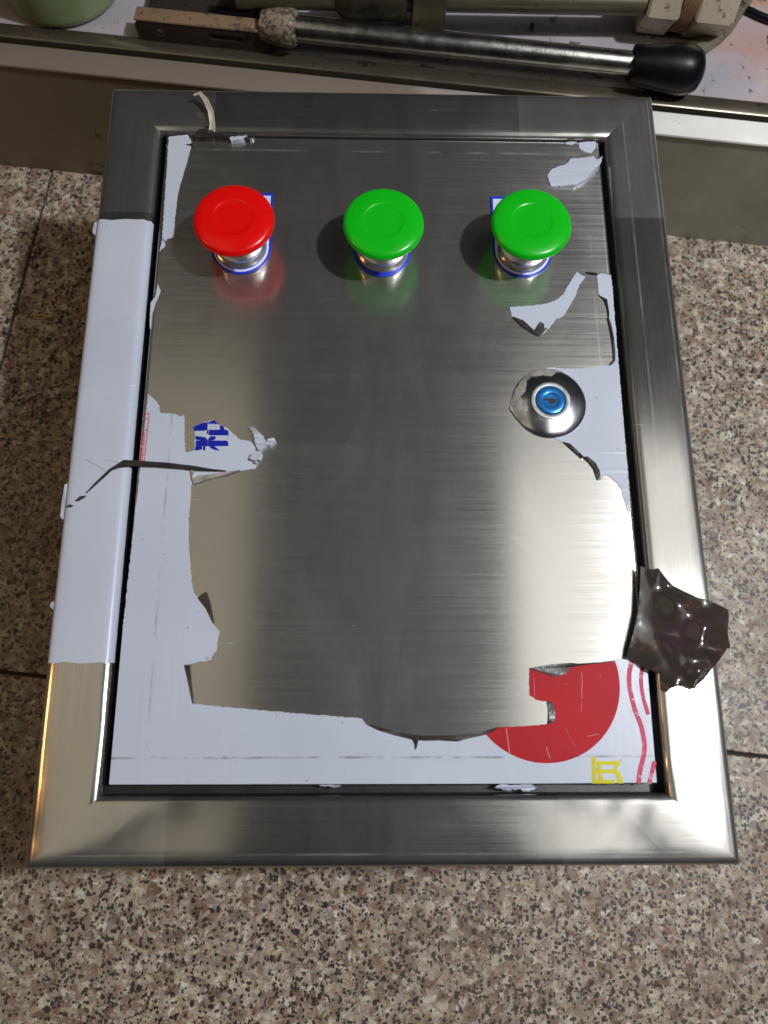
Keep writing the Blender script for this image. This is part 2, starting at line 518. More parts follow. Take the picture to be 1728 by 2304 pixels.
M['dark_steel'] = spotted('dark_steel', (0.05, 0.045, 0.03), (0.02, 0.016, 0.012), 0.55, 90, 0.4, 0.5)
M['nut'] = spotted('cream_nut', (0.44, 0.39, 0.28), (0.14, 0.10, 0.07), 0.60, 130, 0.45, 0.25)
M['rust'] = spotted('rusty_collar', (0.15, 0.075, 0.035), (0.06, 0.03, 0.02), 0.55, 150, 0.7)
M['strap'] = spotted('worn_strap', (0.26, 0.24, 0.17), (0.06, 0.05, 0.035), 0.54, 75, 0.4, 0.5)
M['green_cup'] = plain('green_plastic_cup', (0.19, 0.25, 0.12), 0.34, 0.0, 0.22, 14, 0.02)
M['chip'] = plain('green_chip', (0.004, 0.06, 0.02), 0.5)
M['straw'] = plain('dry_straw', (0.62, 0.40, 0.16), 0.7)


# ------------------------------------------------------------------ mesh helpers
def props(o, label=None, cat=None, group=None, kind=None):
    for k, v in (('label', label), ('category', cat), ('group', group), ('kind', kind)):
        if v:
            o[k] = v
    return o


def empty(name, loc, rz=0.0, **kw):
    o = bpy.data.objects.new(name, None)
    o.empty_display_size = 0.02
    o.location = loc
    o.rotation_euler = (0, 0, rz)
    col.objects.link(o)
    return props(o, **kw)


def mesh(name, verts, faces, mat, parent=None, smooth=35, label=None, mats=None, mat_idx=None, **kw):
    """verts in millimetres, in the parent's frame"""
    me = bpy.data.meshes.new(name)
    me.from_pydata([(x * MM, y * MM, z * MM) for x, y, z in verts], [], faces)
    me.materials.append(mat)
    bm = bmesh.new()
    bm.from_mesh(me)
    bmesh.ops.recalc_face_normals(bm, faces=bm.faces)
    bm.to_mesh(me)
    bm.free()
    if smooth:
        for p in me.polygons:
            p.use_smooth = True
        me.set_sharp_from_angle(angle=math.radians(smooth))
    o = bpy.data.objects.new(name, me)
    col.objects.link(o)
    if parent is not None:
        o.parent = parent
    return props(o, label=label, **kw)


class MB:
    def __init__(s):
        s.v, s.f = [], []

    def add(s, v, f):
        k = len(s.v)
        s.v += list(v)
        s.f += [tuple(i + k for i in q) for q in f]
        return s

    def box(s, x0, x1, y0, y1, z0, z1, bev=0.0):
        if bev <= 0:
            v = [(x, y, z) for z in (z0, z1) for y in (y0, y1) for x in (x0, x1)]
            return s.add(v, [(0, 1, 3, 2), (4, 6, 7, 5), (0, 4, 5, 1), (2, 3, 7, 6), (0, 2, 6, 4), (1, 5, 7, 3)])
        rings = [(bev, z0), (0, z0 + bev), (0, z1 - bev), (bev * 0.3, z1 - bev * 0.3), (bev, z1)]
        v, f = [], []
        for ins, z in rings:
            v += [(x0 + ins, y0 + ins, z), (x1 - ins, y0 + ins, z), (x1 - ins, y1 - ins, z), (x0 + ins, y1 - ins, z)]
        for k in range(len(rings) - 1):
            for i in range(4):
                j = (i + 1) % 4
                f.append((4 * k + i, 4 * k + j, 4 * k + 4 + j, 4 * k + 4 + i))
        f.append((3, 2, 1, 0))
        t = 4 * (len(rings) - 1)
        f.append((t, t + 1, t + 2, t + 3))
        return s.add(v, f)

    def lathe(s, prof, c=(0, 0, 0), n=48, axis='z', closed=False):
        """prof: (r, h) pairs; r = 0 closes the end"""
        v, f = [], []
        rows = []
        for r, h in prof:
            if r < 1e-6:
                rows.append([len(v)])
                v.append((0, 0, h))
            else:
                rows.append(list(range(len(v), len(v) + n)))
                v += [(r * math.cos(2 * math.pi * i / n), r * math.sin(2 * math.pi * i / n), h) for i in range(n)]
        for a, b in zip(rows, rows[1:]):
            for i in range(n):
                j = (i + 1) % n
                if len(a) == 1 and len(b) == 1:
                    continue
                if len(a) == 1:
                    f.append((a[0], b[i], b[j]))
                elif len(b) == 1:
                    f.append((a[i], a[j], b[0]))
                else:
                    f.append((a[i], a[j], b[j], b[i]))
        if axis == 'x':
            v = [(h, x, y) for x, y, h in v]
        v = [(x + c[0], y + c[1], z + c[2]) for x, y, z in v]
        return s.add(v, f)

    def tube(s, pts, r, n=10, flat=1.0):
        pts = [Vector(p) for p in pts]
        v, f = [], []
        for i, p in enumerate(pts):
            d = (pts[min(i + 1, len(pts) - 1)] - pts[max(i - 1, 0)]).normalized()
            up = Vector((0, 0, 1)) if abs(d.z) < 0.9 else Vector((0, 1, 0))
            a = d.cross(up).normalized()
            b = a.cross(d).normalized()
            rr = r[i] if isinstance(r, (list, tuple)) else r
            for k in range(n):
                t = 2 * math.pi * k / n
                v.append(tuple(p + a * rr * math.cos(t) + b * rr * flat * math.sin(t)))
        for i in range(len(pts) - 1):
            for k in range(n):
                k2 = (k + 1) % n
                f.append((i * n + k, i * n + k2, (i + 1) * n + k2, (i + 1) * n + k))
        f.append(tuple(range(n)))
        f.append(tuple(reversed(range((len(pts) - 1) * n, len(pts) * n))))
        return s.add(v, f)

    def make(s, name, mat, parent=None, **kw):
        return mesh(name, s.v, s.f, mat, parent, **kw)


def jag(pts, step=0.9, amp=0.22, keep=None):
    """outline with small torn irregularities, the same for the same segment"""
    out = []
    n = len(pts)
    for i in range(n):
        a, b = Vector(pts[i]), Vector(pts[(i + 1) % n])
        out.append(tuple(a))
        if keep and keep(a) and keep(b):
            continue
        L = (b - a).length
        k = int(L / step)
        if k < 2:
            continue
        nrm = Vector((-(b - a).y, (b - a).x)).normalized()
        rnd = random.Random('%.1f %.1f %.1f %.1f' % (a.x, a.y, b.x, b.y))
        for j in range(1, k):
            out.append(tuple(a.lerp(b, j / k) + nrm * rnd.uniform(-amp, amp)))
    return out


def sheet(name, pts, z0, z1, mat, parent, skirt=True, zfun=None, label=None, smooth=35):
    """thin sheet with outline pts (mm, door frame), from z0 up to z1"""
    top = [(x, y, z1 if zfun is None else zfun(x, y, i)) for i, (x, y) in enumerate(pts)]
    tris = geometry.tessellate_polygon([[Vector((x, y, 0)) for x, y in pts]])
    v = list(top)
    f = [tuple(t) for t in tris]
    n = len(pts)
    if skirt:
        v += [(x, y, z0) for x, y in pts]
        f += [(i, (i + 1) % n, n + (i + 1) % n, n + i) for i in range(n)]
    return mesh(name, [CB(*p) for p in v], f, mat, parent, smooth=smooth, label=label)


def CB(x, y, z):          # cabinet frame (front face z = 0, lower edge y = 0) to the cabinet's base frame
    return (x, y - 198, z + H0)


DATA = {"main":[[-115.9,214.1],[-111.3,209.9],[-109.9,207.8],[-110.0,206.4],[-108.8,203.9],[-102.4,203.8],[-99.5,202.1],[-97.7,203.0],[-96.9,192.7],[-96.0,184.5],[-94.6,183.7],[-91.7,185.1],[-91.7,189.2],[-91.7,193.5],[-93.0,196.7],[-89.2,198.9],[-83.3,200.6],[-80.5,198.2],[-76.3,196.5],[-73.5,193.6],[-70.0,190.6],[-64.9,189.6],[-62.5,187.2],[-60.7,185.8],[-63.0,182.9],[-64.5,180.1],[-61.4,177.7],[-62.0,175.8],[-69.2,174.6],[-75.8,173.0],[-84.9,170.2],[-91.0,168.1],[-91.9,167.4],[-91.9,161.2],[-92.1,150.3],[-91.4,140.9],[-90.5,133.6],[-88.8,120.7],[-87.5,116.1],[-85.3,113.6],[-81.4,108.4],[-78.9,104.4],[-77.8,101.7],[-75.8,99.4],[-74.7,98.1],[-75.3,95.9],[-75.7,89.7],[-77.5,87.5],[-77.9,85.8],[-80.0,84.9],[-82.4,85.1],[-84.8,84.3],[-87.4,83.6],[-89.4,83.4],[-87.4,76.3],[-84.6,66.7],[-74.5,65.6],[-61.5,64.5],[-48.4,63.3],[-17.1,60.8],[-10.2,60.3],[-7.8,57.8],[-2.4,55.4],[4.3,53.3],[9.6,52.0],[13.2,51.3],[17.2,51.0],[23.0,51.1],[31.4,50.6],[34.1,51.5],[38.6,52.3],[44.0,53.4],[47.2,54.9],[49.5,56.5],[61.1,56.8],[64.5,57.2],[69.6,57.5],[71.3,57.8],[72.0,60.4],[71.9,63.7],[71.9,67.5],[69.8,67.5],[67.2,68.1],[64.0,70.2],[64.6,81.9],[74.3,78.7],[77.1,78.2],[80.9,79.6],[83.3,82.6],[89.4,83.5],[103.5,84.9],[108.9,86.0],[110.3,86.9],[114.9,84.7],[118.5,80.7],[117.9,80],[117.4,33.2],[60,33.0],[0,33.1],[-60,33.2],[-118.2,33.3],[-118.2,100]],"red":[[44.0,53.4],[47.2,54.9],[49.5,56.5],[61.1,56.8],[64.5,57.2],[69.6,57.5],[71.3,57.8],[72.0,60.4],[71.9,63.7],[71.9,67.5],[69.8,67.5],[67.2,68.1],[64.0,70.2],[64.6,81.9],[74.3,78.7],[77.1,78.2],[80.9,79.6],[83.3,82.6],[89.4,83.5],[103.5,84.9]],"tl":[[-116.7,365.0],[-111.9,366.0],[-106.7,366.5],[-104.5,362.8],[-104.5,357.7],[-106.3,346.8],[-108.1,337.8],[-109.4,328.9],[-109.7,320.1],[-110.0,311.4],[-109.8,302.3],[-113.0,301.7],[-113.8,300.1],[-115.6,301.7],[-116.2,333.2],[-116.5,350.1]],"tl2":[[-115.5,301.3],[-113.8,298.9],[-114.0,297.0],[-116.0,295.2],[-116.4,294.1]],"sliver":[[-115.9,275.1],[-114.2,271.4],[-114.6,269.1],[-116.2,264.0],[-117.3,258.6],[-117.4,249.5],[-118.0,249.5],[-118.7,264.0],[-116.5,267.7]],"tr1":[[106.7,364.9],[111.2,365.7],[116.1,365.8],[116.0,361.8],[113.1,358.1],[109.7,358.8],[107.0,361.1]],"tr0":[[98.9,364.8],[102.4,365.6],[105.8,365.4],[103.2,363.7],[100.3,363.7]],"tr2":[[88.3,343.6],[91.0,347.4],[98.4,349.8],[101.0,352.8],[107.3,352.7],[113.0,353.1],[114.5,350.5],[117.5,352.4],[116.2,348.0],[111.5,343.4],[108.3,339.3],[102.3,335.9],[95.6,336.1],[89.8,336.3],[88.6,339.6]],"vee":[[64.3,263.6],[75.0,264.4],[83.4,265.7],[88.5,268.1],[92.0,270.9],[95.8,277.5],[100.1,284.6],[102.0,282.7],[104.4,281.4],[100.7,276.6],[98.7,271.0],[94.9,264.4],[91.2,258.4],[87.9,257.5],[84.2,252.4],[81.6,249.7],[78.6,247.4],[75.8,248.5],[70.3,253.2],[65.2,257.5]],"right":[[118.0,282.5],[113.0,283.8],[110.6,282.6],[110.4,276.7],[110.7,270.6],[113.5,268.3],[114.0,264.6],[115.0,260.9],[114.3,257.3],[115.1,252.7],[115.8,246.4],[115.9,239.2],[115.7,234.7],[113.0,231.3],[105.6,230.2],[97.4,229.3],[90.9,229.2],[82.9,230.0],[75.5,228.2],[68.0,222.9],[63.7,215.9],[61.9,208.2],[64.6,203.1],[69.9,198.1],[77.6,194.3],[81.5,193.1],[86.8,189.8],[91.2,186.1],[95.7,182.0],[97.9,180.6],[100.7,176.7],[102.1,172.4],[103.6,171.0],[106.7,173.7],[111.1,169.8],[113.5,166.2],[113.8,163.0],[115.0,156.6],[116.2,155.0],[117.0,155.4]],"folds":[[[-85.3,113.6],[-83.6,115.2],[-81.6,116.2],[-79.8,111.6],[-77.3,101.7],[-78.5,103.9],[-81.4,108.4]],[[-89.4,83.4],[-87.1,83.6],[-86.5,80.2],[-85.4,73.7],[-84.3,66.7],[-84.7,66.9],[-87.4,76.3]],[[-10.0,60.2],[-7.8,58.2],[-2.4,56.5],[4.3,54.6],[9.6,53.8],[14.1,53.1],[18.5,52.9],[23.0,52.9],[31.9,53.2],[40.9,54.2],[49.5,56.5],[47.2,54.8],[44.0,53.3],[34.1,51.3],[31.4,50.5],[23.0,51.0],[17.2,50.9],[14.3,51.3],[13.6,48.5],[13.1,47.3],[12.8,49.4],[11.8,51.4],[4.3,53.1],[-2.4,55.2],[-7.8,57.6]],[[64.6,81.9],[74.6,83.6],[83.4,84.2],[86.9,83.9],[97.4,84.6],[108.7,86.4],[108.9,85.9],[97.4,84.1],[89.4,83.3],[83.3,82.4],[80.9,79.6],[77.1,78.2],[74.3,78.6]],[[71.8,67.5],[73.8,67.1],[74.9,65.0],[74.8,61.2],[74.1,58.8],[71.3,57.6],[72.0,60.4],[72.0,63.7]],[[65.2,257.7],[70.5,255.5],[75.9,250.3],[79.1,254.9],[81.2,253.7],[80.9,251.5],[83.0,251.7],[78.6,246.9],[75.8,248.0],[69.5,252.7]],[[95.3,182.4],[98.0,182.4],[101.7,179.1],[103.3,175.0],[103.6,170.8],[102.0,170.8],[100.7,176.3],[98.3,180.1]],[[86.5,190.2],[89.9,189.0],[94.3,184.4],[96.3,182.0],[95.2,181.4],[91.2,185.7]],[[110.2,270.9],[114.5,268.2],[114.9,260.5],[114.6,258.0],[114.2,262.8],[113.3,267.9]],[[113.8,257.7],[114.6,258.0],[115.6,252.9],[116.3,246.4],[116.4,239.2],[115.9,233.8],[113.8,231.3],[112.5,231.0],[115.0,234.3],[115.1,239.2],[115.3,245.9],[114.5,252.7]],[[104.6,284.0],[109.7,283.8],[110.6,283.3],[110.2,282.4],[107.1,282.9]],[[-107.2,359.9],[-103.9,360.5],[-102.8,357.7],[-104.3,359.2]]],"ribbon_up":[[-140.5,162.5],[-136.5,167.9],[-130.6,174.5],[-127.5,176.6],[-124.1,179.1],[-116.5,178.7],[-111.2,178.3],[-104.7,178.1],[-98.0,177.4],[-91.4,176.8],[-83.4,175.4],[-75.1,174.3]],"ribbon_lo":[[-139.8,162.4],[-135.1,167.2],[-129.2,173.6],[-126.0,174.9],[-120.2,175.9],[-115.0,176.0],[-109.7,175.9],[-101.2,175.3],[-95.9,174.9],[-91.9,174.3],[-84.7,174.0],[-75.5,174.0]],"dashes":[[[-145.3,158.5],[-142.9,161.0],[-139.7,161.4],[-140.8,160.0],[-143.3,158.5]],[[-149.2,155.7],[-147.4,157.1],[-145.2,156.4],[-146.5,155.5]]],"curl2":[[-92.7,175.0],[-90.3,173.7],[-88.9,171.9],[-85.6,171.9],[-75.8,173.7],[-69.2,174.6],[-76.4,172.0],[-82.9,170.6],[-87.4,168.8],[-91.0,167.7],[-91.4,170.2]],"star":[[-65.9,196.5],[-64.6,196.9],[-61.4,194.4],[-58.6,191.9],[-57.5,188.7],[-55.2,190.5],[-53.2,190.8],[-52.5,189.1],[-54.4,187.3],[-57.7,185.8],[-60.5,184.2],[-62.1,187.2],[-63.4,192.9]],"star2":[[-64.9,180.5],[-63.0,183.3],[-59.7,184.7],[-58.9,182.6],[-59.5,180.8],[-58.7,179.4],[-60.1,179.1],[-60.8,180.1],[-61.4,177.7]],"pink":[[-116.8,199.1],[-114.3,201.3],[-114.1,193.4],[-114.3,186.2],[-114.4,179.1],[-115.8,179.1],[-116.0,189.1]],"blue":[[[-92.9,196.7],[-89.2,198.8],[-85.9,199.4],[-85.9,197.5],[-92.4,195.1]],[[-92.5,196.7],[-85.8,198.1],[-85.5,195.5],[-92.2,195.2]],[[-85.8,199.3],[-83.1,200.6],[-80.5,198.2],[-85.7,198.3]],[[-86.0,198.6],[-85.5,198.6],[-85.3,195.1],[-85.8,195.1]],[[-84.7,198.6],[-84.0,198.6],[-83.9,195.3],[-84.5,195.3]],[[-83.3,198.6],[-82.6,198.6],[-82.4,195.3],[-83.1,195.3]],[[-81.8,198.5],[-81.3,198.5],[-81.1,195.3],[-81.6,195.3]],[[-80.0,197.9],[-78.3,197.3],[-77.7,195.4],[-79.9,195.3]],[[-85.7,195.5],[-76.9,195.5],[-75.7,194.7],[-75.6,192.6],[-84.8,192.5],[-86.4,193.9]],[[-92.2,195.4],[-85.8,195.5],[-85.8,194.8],[-92.2,194.6]],[[-91.0,194.9],[-90.2,194.9],[-89.8,191.9],[-90.4,191.9]],[[-89.1,194.9],[-88.3,195.0],[-88.3,191.9],[-88.9,191.9]],[[-87.4,195.0],[-86.0,195.0],[-86.8,191.9],[-87.6,191.6]],[[-91.5,192.2],[-86.6,191.5],[-85.4,189.9],[-86.7,189.4],[-91.3,190.3]],[[-91.2,189.8],[-76.7,189.9],[-75.6,189.3],[-75.4,187.1],[-91.0,186.8]],[[-86.1,189.8],[-84.1,192.0],[-82.0,192.1],[-81.5,191.0],[-82.7,190.0]],[[-84.5,187.1],[-82.5,187.4],[-79.3,184.6],[-81.7,185.0],[-83.9,186.0]],[[-91.6,184.8],[-91.0,186.8],[-88.1,186.9],[-87.6,185.5],[-89.7,184.8]],[[-87.5,187.1],[-86.4,187.1],[-86.4,184.7],[-87.3,184.8]]],"yellow":[[[89.8,43.7],[90.6,44.2],[91.6,43.3],[91.0,32.9],[89.2,32.9]],[[91.5,42.0],[101.8,42.2],[102.5,43.3],[103.0,42.9],[101.7,40.3],[91.4,40.7]],[[99.8,40.7],[101.4,40.7],[100.4,38.2],[99.1,38.5]],[[91.4,38.5],[99.7,38.8],[101.6,37.3],[102.5,34.9],[102.8,32.9],[100.6,32.9],[99.9,36.1],[98.7,37.1],[91.2,37.0]],[[92.2,40.9],[93.7,40.9],[93.5,38.4],[92.0,38.4]],[[92.3,37.0],[93.9,37.0],[94.3,34.6],[93.4,33.8],[92.0,33.8]],[[91.0,34.3],[98.9,34.4],[99.4,32.9],[90.9,32.9]]],"wave1":[[111.3,85.1],[109.9,81.3],[109.3,77.9],[109.1,74.1],[109.6,69.5],[110.4,64.9],[111.4,61.2],[112.6,57.5],[113.3,53.0],[113.5,48.9],[112.9,44.9],[111.8,41.7],[110.6,38.1],[109.4,32.9]],"wave2":[[115.8,82.8],[114.8,78.7],[114.5,74.5],[114.7,70.3],[115.3,66.6],[116.4,61.6]],"wave3":[[117.3,42.0],[116.1,38.5],[115.0,35.7],[114.1,32.9]],"flap":[[116.2,117.6],[117.3,127.7],[120.1,126.4],[122.1,126.0],[124.6,126.2],[126.9,123.2],[131.3,118.7],[136.2,115.8],[141.1,113.2],[145.1,112.2],[148.3,111.0],[151.8,109.3],[154.6,107.6],[155.5,105.1],[155.5,102.2],[154.4,98.5],[154.3,95.3],[154.4,91.7],[153.9,90.1],[152.4,90.1],[150.6,87.4],[148.5,84.9],[144.8,81.4],[140.7,76.8],[136.6,72.3],[134.8,72.8],[133.1,73.7],[131.4,74.2],[128.8,73.7],[125.9,72.8],[123.5,71.1],[121.1,71.9],[121.3,75.4],[121.4,78.9],[119.4,80.0],[116.9,81.0],[113.9,83.9],[110.2,86.0],[107.8,86.2],[109.1,90.6],[111.0,95.6],[113.0,101.8],[114.6,107.2]],"curl":[[-102.8,385.0],[-99.5,386.0],[-96.4,382.8],[-93.7,377.0],[-92.9,371.2],[-93.9,363.7]],"scrap_dark":[[-104.2,363.4],[-101.1,367.2],[-98.4,370.1],[-95.1,371.3],[-92.5,367.9],[-88.5,365.6],[-82.7,364.2],[-77.0,364.3],[-70.3,364.5],[-72.6,362.5],[-77.9,363.5],[-83.6,361.9],[-88.4,362.8],[-97.9,362.4],[-102.7,362.5]],"scrap_white":[[-83.6,363.4],[-77.9,364.1],[-74.1,364.7],[-76.9,362.4],[-82.6,361.1]],"lockscrap":[[61.5,207.0],[63.3,214.3],[66.8,221.2],[72.7,226.9],[79.2,229.2],[85.6,228.3],[88.8,227.1],[85.5,226.4],[82.1,223.5],[78.2,224.3],[74.9,223.5],[72.5,223.7],[70.0,221.2],[69.3,216.1],[66.4,212.6],[67.8,210.1],[70.0,206.7],[68.6,202.4],[70.8,198.6],[68.0,198.6],[64.3,202.4]],"hair":[[[-142.2,179.3],[-137.3,176.5],[-132.1,173.4]],[[-132.9,178.7],[-129.0,178.3],[-126.3,177.7]]],"scratch":[[[[87.9,80.2],[88.0,76.2],[87.5,72.4],[87.5,68.7]],0.28],[[[87.2,67.4],[86.6,63.3]],0.2],[[[70.2,48.2],[70.8,45.8],[71.5,43.3]],0.4],[[[88.4,52.5],[91.0,52.9],[93.8,53.5]],0.22],[[[66.4,77.7],[66.4,73.7],[66.1,69.3]],0.22],[[[53.0,55.9],[53.4,51.4],[54.0,45.5]],0.5],[[[79.3,55.9],[81.1,51.4],[83.0,48.2]],0.12]]}  # outlines taken from image pixels, projected through the camera onto the cabinet front, mm

# ------------------------------------------------------------------ the floor
YAW = math.radians(-6.25213)
O = Vector((0.0, 0.451395, 0.0))
CY, SY = math.cos(YAW), math.sin(YAW)


def LW(s, t, z=0.0):      # plinth frame (mm) to world (m)
    return Vector(((s * CY - t * SY) * MM, (s * SY + t * CY) * MM + O.y, z * MM))


floor = mesh('floor', [(x, y, z) for z in (-40, -3.0) for x, y in ((-2400, -2200), (2400, -2200), (2400, 1600), (-2400, 1600))],
             [(3, 2, 1, 0), (4, 5, 6, 7), (0, 1, 5, 4), (1, 2, 6, 5), (2, 3, 7, 6), (3, 0, 4, 7)], M['grout'], None, smooth=0)
floor.location = O
floor.rotation_euler = (0, 0, YAW)
props(floor, kind='structure')
TS = 600.0
tile_me = None
for i in range(-2, 3):
    for j in range(-2, 2):
        s0, t0 = -260 + i * TS, -384.6 + j * TS
        if tile_me is None:
            b = MB().box(1.1, TS - 1.1, 1.1, TS - 1.1, -20, 0, 0.8)
            tl = b.make('tile', M['granite'], floor, smooth=0)
            tile_me = tl.data
        else:
            tl = bpy.data.objects.new('tile', tile_me)
            col.objects.link(tl)
            tl.parent = floor
        tl.location = (s0 * MM, t0 * MM, 0)

# ------------------------------------------------------------------ the plinth behind, with its tray
pl = empty('plinth', O, YAW, label='stained steel plinth with a white ledge and a grimy tray on top, behind the cabinet', cat='plinth')
S0, S1 = -1100, 1100
FT = 103.0
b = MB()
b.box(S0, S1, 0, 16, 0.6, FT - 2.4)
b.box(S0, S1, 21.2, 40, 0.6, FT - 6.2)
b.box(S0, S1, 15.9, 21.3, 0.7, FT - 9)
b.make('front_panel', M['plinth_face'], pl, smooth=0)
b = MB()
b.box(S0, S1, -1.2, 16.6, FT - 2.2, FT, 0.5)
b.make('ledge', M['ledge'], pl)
MB().box(S0, S1, 16.7, 20.9, FT - 8.8, FT - 7.5).make('groove', M['black'], pl, smooth=0)
prof = [(21.0, FT - 7), (21.0, FT - 0.8), (21.3, FT + 0.2), (22.2, FT + 0.8), (31.0, FT + 0.6), (32.4, FT + 0.2), (33.0, FT - 0.8), (33.0, FT - 6.1)]
b = MB()
v = [(s, t, z) for s in (S0, S1) for t, z in prof]
k = len(prof)
b.add(v, [(i, i + 1, k + i + 1, k + i) for i in range(k - 1)] + [tuple(range(k)), tuple(reversed(range(k, 2 * k)))])
b.make('tray_rim', M['rim'], pl)
MB().box(S0, S1, 33.1, 520, FT - 6, FT - 0.6).make('tray_floor', M['tray'], pl, smooth=0)
TZ = FT                    # tray level

# lever: worn rod, black grip, drilled socket
def tray_thing(name, s, t, z=TZ, **kw):
    return empty(name, LW(s, t, z), YAW, **kw)


lv = tray_thing('lever', 50, 34, label='steel lever with black rubber grip and tan drilled socket lying along the tray', cat='lever')
def LV(mb):
    mb.v = [(x - 50, y - 34, z - TZ) for x, y, z in mb.v]
    return mb
AZ = 119.0
b = MB().lathe([(0, -62), (8.0, -62), (7.8, 0), (7.5, 90), (7.2, 164), (0, 164)], (0, 0, 0), 40, 'x')
b.v = [(x, y + 36.3, z + AZ) for x, y, z in b.v]
LV(b).make('rod', M['rod'], lv)
gp = [(0, 158), (8, 158), (10.2, 158.3), (11.2, 159), (11.7, 161), (12.8, 170), (14.2, 181), (14.9, 188), (14.9, 193), (13.9, 198), (11.4, 202), (6.8, 204.3), (0, 205)]
b = MB().lathe(gp, (0, 35.6, AZ), 48, 'x')
b.v = [(x + (0.9 * math.cos(5 * math.atan2(y - 35.6, z - AZ)) if x < 161 else 0), y, z) for x, y, z in b.v]
LV(b).make('grip', M['grip'], lv)


def plate_with_holes(outer, holes, t0, t1, plane):
    """flat plate with real holes; plane(x, y, depth) places it"""
    polys = [outer] + holes
    tri = geometry.tessellate_polygon([[Vector((x, y, 0)) for x, y in p] for p in polys])
    flat = [q for p in polys for q in p]
    n = len(flat)
    v = [plane(x, y, t0) for x, y in flat] + [plane(x, y, t1) for x, y in flat]
    f = [tuple(t) for t in tri] + [tuple(n + i for i in reversed(t)) for t in tri]
    k = 0
    for p in polys:
        m = len(p)
        f += [(k + i, k + (i + 1) % m, n + k + (i + 1) % m, n + k + i) for i in range(m)]
        k += m
    return v, f


def stadium(x0, x1, yc, r, n=8):
    p = []
    for i in range(n + 1):
        a = -math.pi / 2 + math.pi * i / n
        p.append((x1 - r + r * math.cos(a), yc + r * math.sin(a)))
    for i in range(n + 1):
        a = math.pi / 2 + math.pi * i / n
        p.append((x0 + r + r * math.cos(a), yc + r * math.sin(a)))
    return p


# socket: front plate with round hole and slot, top strip, rear flange with slot
v, f = plate_with_holes([(-166, 106), (-164, 104), (-78, 104), (-78, 118), (-164, 118), (-166, 115.5)],
                        [stadium(-153.5, -147.5, 111.0, 2.9), stadium(-117, -95, 112.2, 2.6)], 30.0, 32.4, lambda x, y, d: (x, d, y))
LV(MB().add(v, f)).make('front_plate', M['socket_dark'], lv)
b = MB().box(-165.5, -77, 29.6, 40.4, 117.9, 120.2, 1.0)
LV(b).make('top_strip', M['socket_tan'], lv)
v, f = plate_with_holes([(-160, 40.6), (-76, 40.6), (-76, 66), (-160, 66)], [stadium(-122, -92, 49.5, 3.2)], 112.0, 115.0, lambda x, y, d: (x, y, d))
LV(MB().add(v, f)).make('rear_flange', M['socket_dark'], lv)
b = MB().box(-120, -92, 33.5, 39, 105, 116)
LV(b).make('slot_lining', M['slot_light'], lv, smooth=0)
# lumpy weld between socket and rod
rnd = random.Random(4)
prf = [(0, -83), (8, -83), (9.6, -78), (11.0, -71), (11.4, -65), (10.8, -61), (9.4, -59.5), (0, -59.5)]
b = MB().lathe(prf, (0, 36.3, AZ), 40, 'x')
b.v = [(x + rnd.uniform(-.7, .7), 36.3 + (y - 36.3) * rnd.uniform(0.93, 1.06), max(TZ + 0.3, AZ + (z - AZ) * rnd.uniform(0.93, 1.06))) for x, y, z in b.v]
LV(b).make('weld', M['weld'], lv, smooth=60)

# rod assembly at the back of the tray (runs level with the picture's upper edge)
RZ = TZ + 27.0
bt = tray_thing('clamped_rod', 40, 62, label='dark steel rod with a clamp block lying behind the lever', cat='rod')
ax = Vector((math.cos(-YAW), math.sin(-YAW), 0))      # world x seen in the plinth frame
an = Vector((-ax.y, ax.x, 0))
base = Vector((40, 62, 0))


def along(mb, zc):        # mesh built along x at y = 0, z = 0 -> rod axis through base
    out = []
    for x, y, z in mb.v:
        p = ax * x + an * y
        out.append((p.x, p.y, z + zc - TZ))
    mb.v = out
    return mb


along(MB().lathe([(0, -140), (8, -140), (8, 132), (0, 132)], (0, 0, 0), 32, 'x'), RZ).make('rod', M['olive'], bt)
along(MB().lathe([(0, -74), (9, -76), (13.5, -70), (14.5, -64), (14.5, -34), (12, -31), (0, -31)], (0, 0, 0), 32, 'x'), RZ).make('collar', M['dark_steel'], bt)
b = MB()
pr = [(-14, 12), (14, 12), (14, -16), (9, -22), (-4, -22), (-9, -19), (-14, -14)]
v = [(x, y, z) for x in (-27, -6) for y, z in pr]
b.add(v, [(i, (i + 1) % 7, 7 + (i + 1) % 7, 7 + i) for i in range(7)] + [tuple(range(7)), tuple(reversed(range(7, 14)))])
along(b, RZ).make('clamp_block', M['olive'], bt, smooth=0)

# threaded fitting at the end of that rod: two hexagon nuts with a rusty collar between
ft = tray_thing('hex_fitting', 190, 90, label='pale hexagonal pipe fitting with a rusty middle band, behind the black grip', cat='pipe fitting')
def hexa(x0, x1, r, bev=1.6):
    return MB().lathe([(0, x0), (r - bev, x0), (r, x0 + bev), (r, x1 - bev), (r - bev, x1), (0, x1)], (0, 0, 0), 6, 'x')
def fit(mb):
    mb.v = [(x, y, z + RZ - TZ) for x, y, z in mb.v]
    return mb
fit(hexa(-26, -5, 27)).make('nut', M['nut'], ft, smooth=0)
fit(MB().lathe([(0, -5.2), (24, -5.2), (24.5, 0), (24, 5.2), (0, 5.2)], (0, 0, 0), 32, 'x')).make('collar', M['rust'], ft)
fit(hexa(5, 30, 27)).make('nut', M['nut'], ft, smooth=0)

